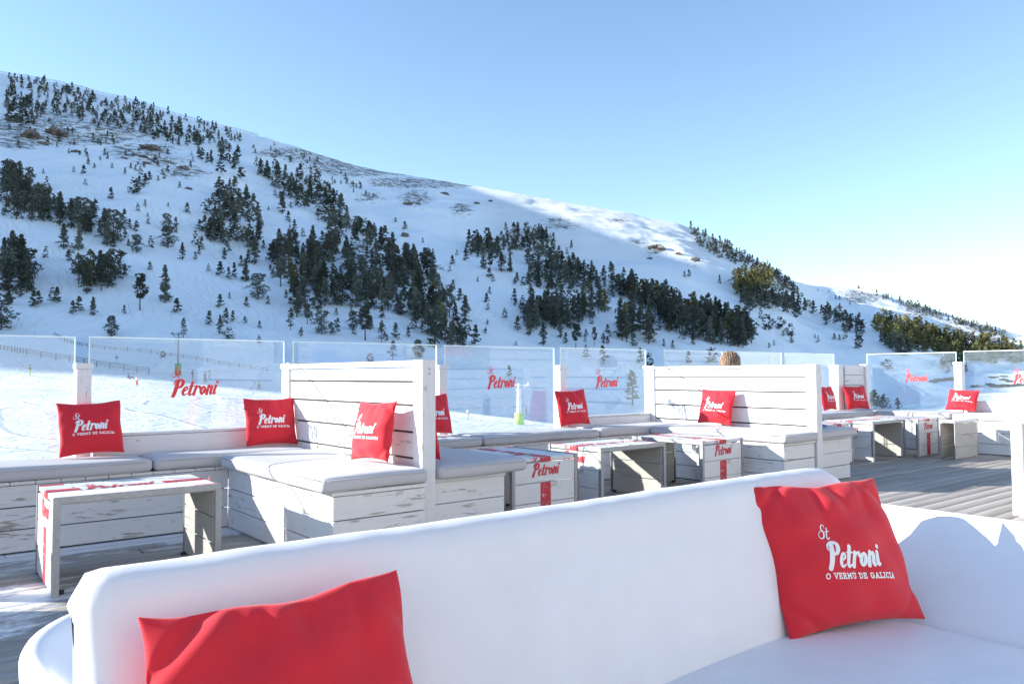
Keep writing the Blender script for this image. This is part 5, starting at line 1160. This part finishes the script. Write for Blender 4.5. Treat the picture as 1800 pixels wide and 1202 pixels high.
for c in near:
    Lb = c['lab'] if isinstance(c['lab'], str) else ('olive ' if c['ol'] else 'dark ')+c['grp'].replace('olive ', '').replace('dark ', '').replace('pines', 'pine', 1)
    t = D.objects.new('pine_tree', None); COL.objects.link(t); t.location = tuple(c['p']); s_ = c['h']/10; w = s_*random.uniform(.85, 1.2)*(1.2 if c['h'] < 6 else 1); t.scale = (w, w, s_); t.rotation_euler = (0, 0, random.uniform(0, 6.28)); props(t, Lb, 'pine tree', c['grp'])
    pair, tm, lo = PT[c['k']]; link('crown', pair[c['ol']], t); link('trunk', tm, t)
Vs, Fs, Ts, MI, OW = [], [], [], [], []; off = 0
for c in rest:
    Vt, F, tt = PT[c['k']][2]; a = random.uniform(0, 6.28); s_ = c['h']/10; w = s_*random.uniform(.9, 1.25)*(1.3 if c['h'] < 7 else 1.05); ca, sa = math.cos(a), math.sin(a)
    q = np.stack([(Vt[:, 0]*ca-Vt[:, 1]*sa)*w, (Vt[:, 0]*sa+Vt[:, 1]*ca)*w, Vt[:, 2]*s_], -1)+c['p']; Vs.append(q); Fs.append(F+off); off += len(q); Ts.append(tt); OW.append(np.full(len(q), random.random())); MI += [c['ol']]*len(F)
fm = npmesh('pine_forest', np.concatenate(Vs), np.concatenate(Fs), [M['pine'], M['olive']], False, {'tint': np.concatenate(Ts), 'own': np.concatenate(OW)}); fm.polygons.foreach_set("material_index", np.array(MI, dtype=np.int32)[:len(fm.polygons)]); fm.update()
props(link('pine_forest', fm), 'hundreds of smaller dark pines spread over the upper slopes and along the skyline', 'pine forest', None, 'stuff')
print('trees', len(near), len(rest))

# ================================================================== hut behind the viewer (shows in the glass as a reflection)
HY = -3.6
t = thing('wooden_hut', 'plank hut behind the viewer, half grey and half white, reflected in the glass', 'hut', (13, HY-2, -.3))
m = MB(); z = 0
while z < 4.4: m.box(-9, 7.2, HY-.03, HY, z, z+.19); z += .2
z = 0; m.v = list(m.v)
while z < 4.4: m.box(7.3, 24, HY-.03, HY, z, z+.235, mi=2); z += .26
m.box(-8.95, 23.9, HY-5, HY-.035, -.3, 4.4, mi=1); m.build('wall', [M['wood_grey'], M['wood_dark'], M['wood']], t)
m = MB(); m.box(-9.4, 24.4, HY-5.4, HY+.7, 4.43, 4.6); m.build('roof', M['snow'], t)
for a in (-3, 1.5, 5.2, 15.5):
    m = MB(); m.box(a, a+1.5, HY+.002, HY+.05, .9, 2.2); f_ = m.build('window', M['wood_post'], t)
def banner(label, x0, x1, z0, z1, c, kind, lw, lx, lz, lc):
    m = MB(); m.box(x0, x1, HY+.055, HY+.075, z0, z1); o = m.build('banner', col('banner_%d' % int(x0*10), c), None, origin=((x0+x1)/2, HY+.06, z0)); props(o, label, 'banner')
    sc = lw/(5.2 if kind == 'ricard' else LW)
    def fn(x, y): return (-(lx+x*sc)+((x0+x1)/2)*2-(x0+x1)/2*1-((x0+x1)/2)+0, .018, lz+y*sc-z0)
    def fn2(x, y): return (lx-x*sc-(x0+x1)/2, .017, lz+y*sc-z0)
    link('lettering', logo_mesh(kind, .06, fn2, lc), o)
banner('pale blue banner with white RICARD lettering on the hut behind the viewer', 7.6, 10.0, 1.2, 2.0, (.45, .50, .75), 'ricard', .85, 9.1, 1.58, M['print_white'])
banner('grey board with red script lettering on the hut behind the viewer', 10.4, 12.6, 1.3, 2.0, (.35, .34, .30), 'petroni', .9, 11.9, 1.62, M['print_red'])
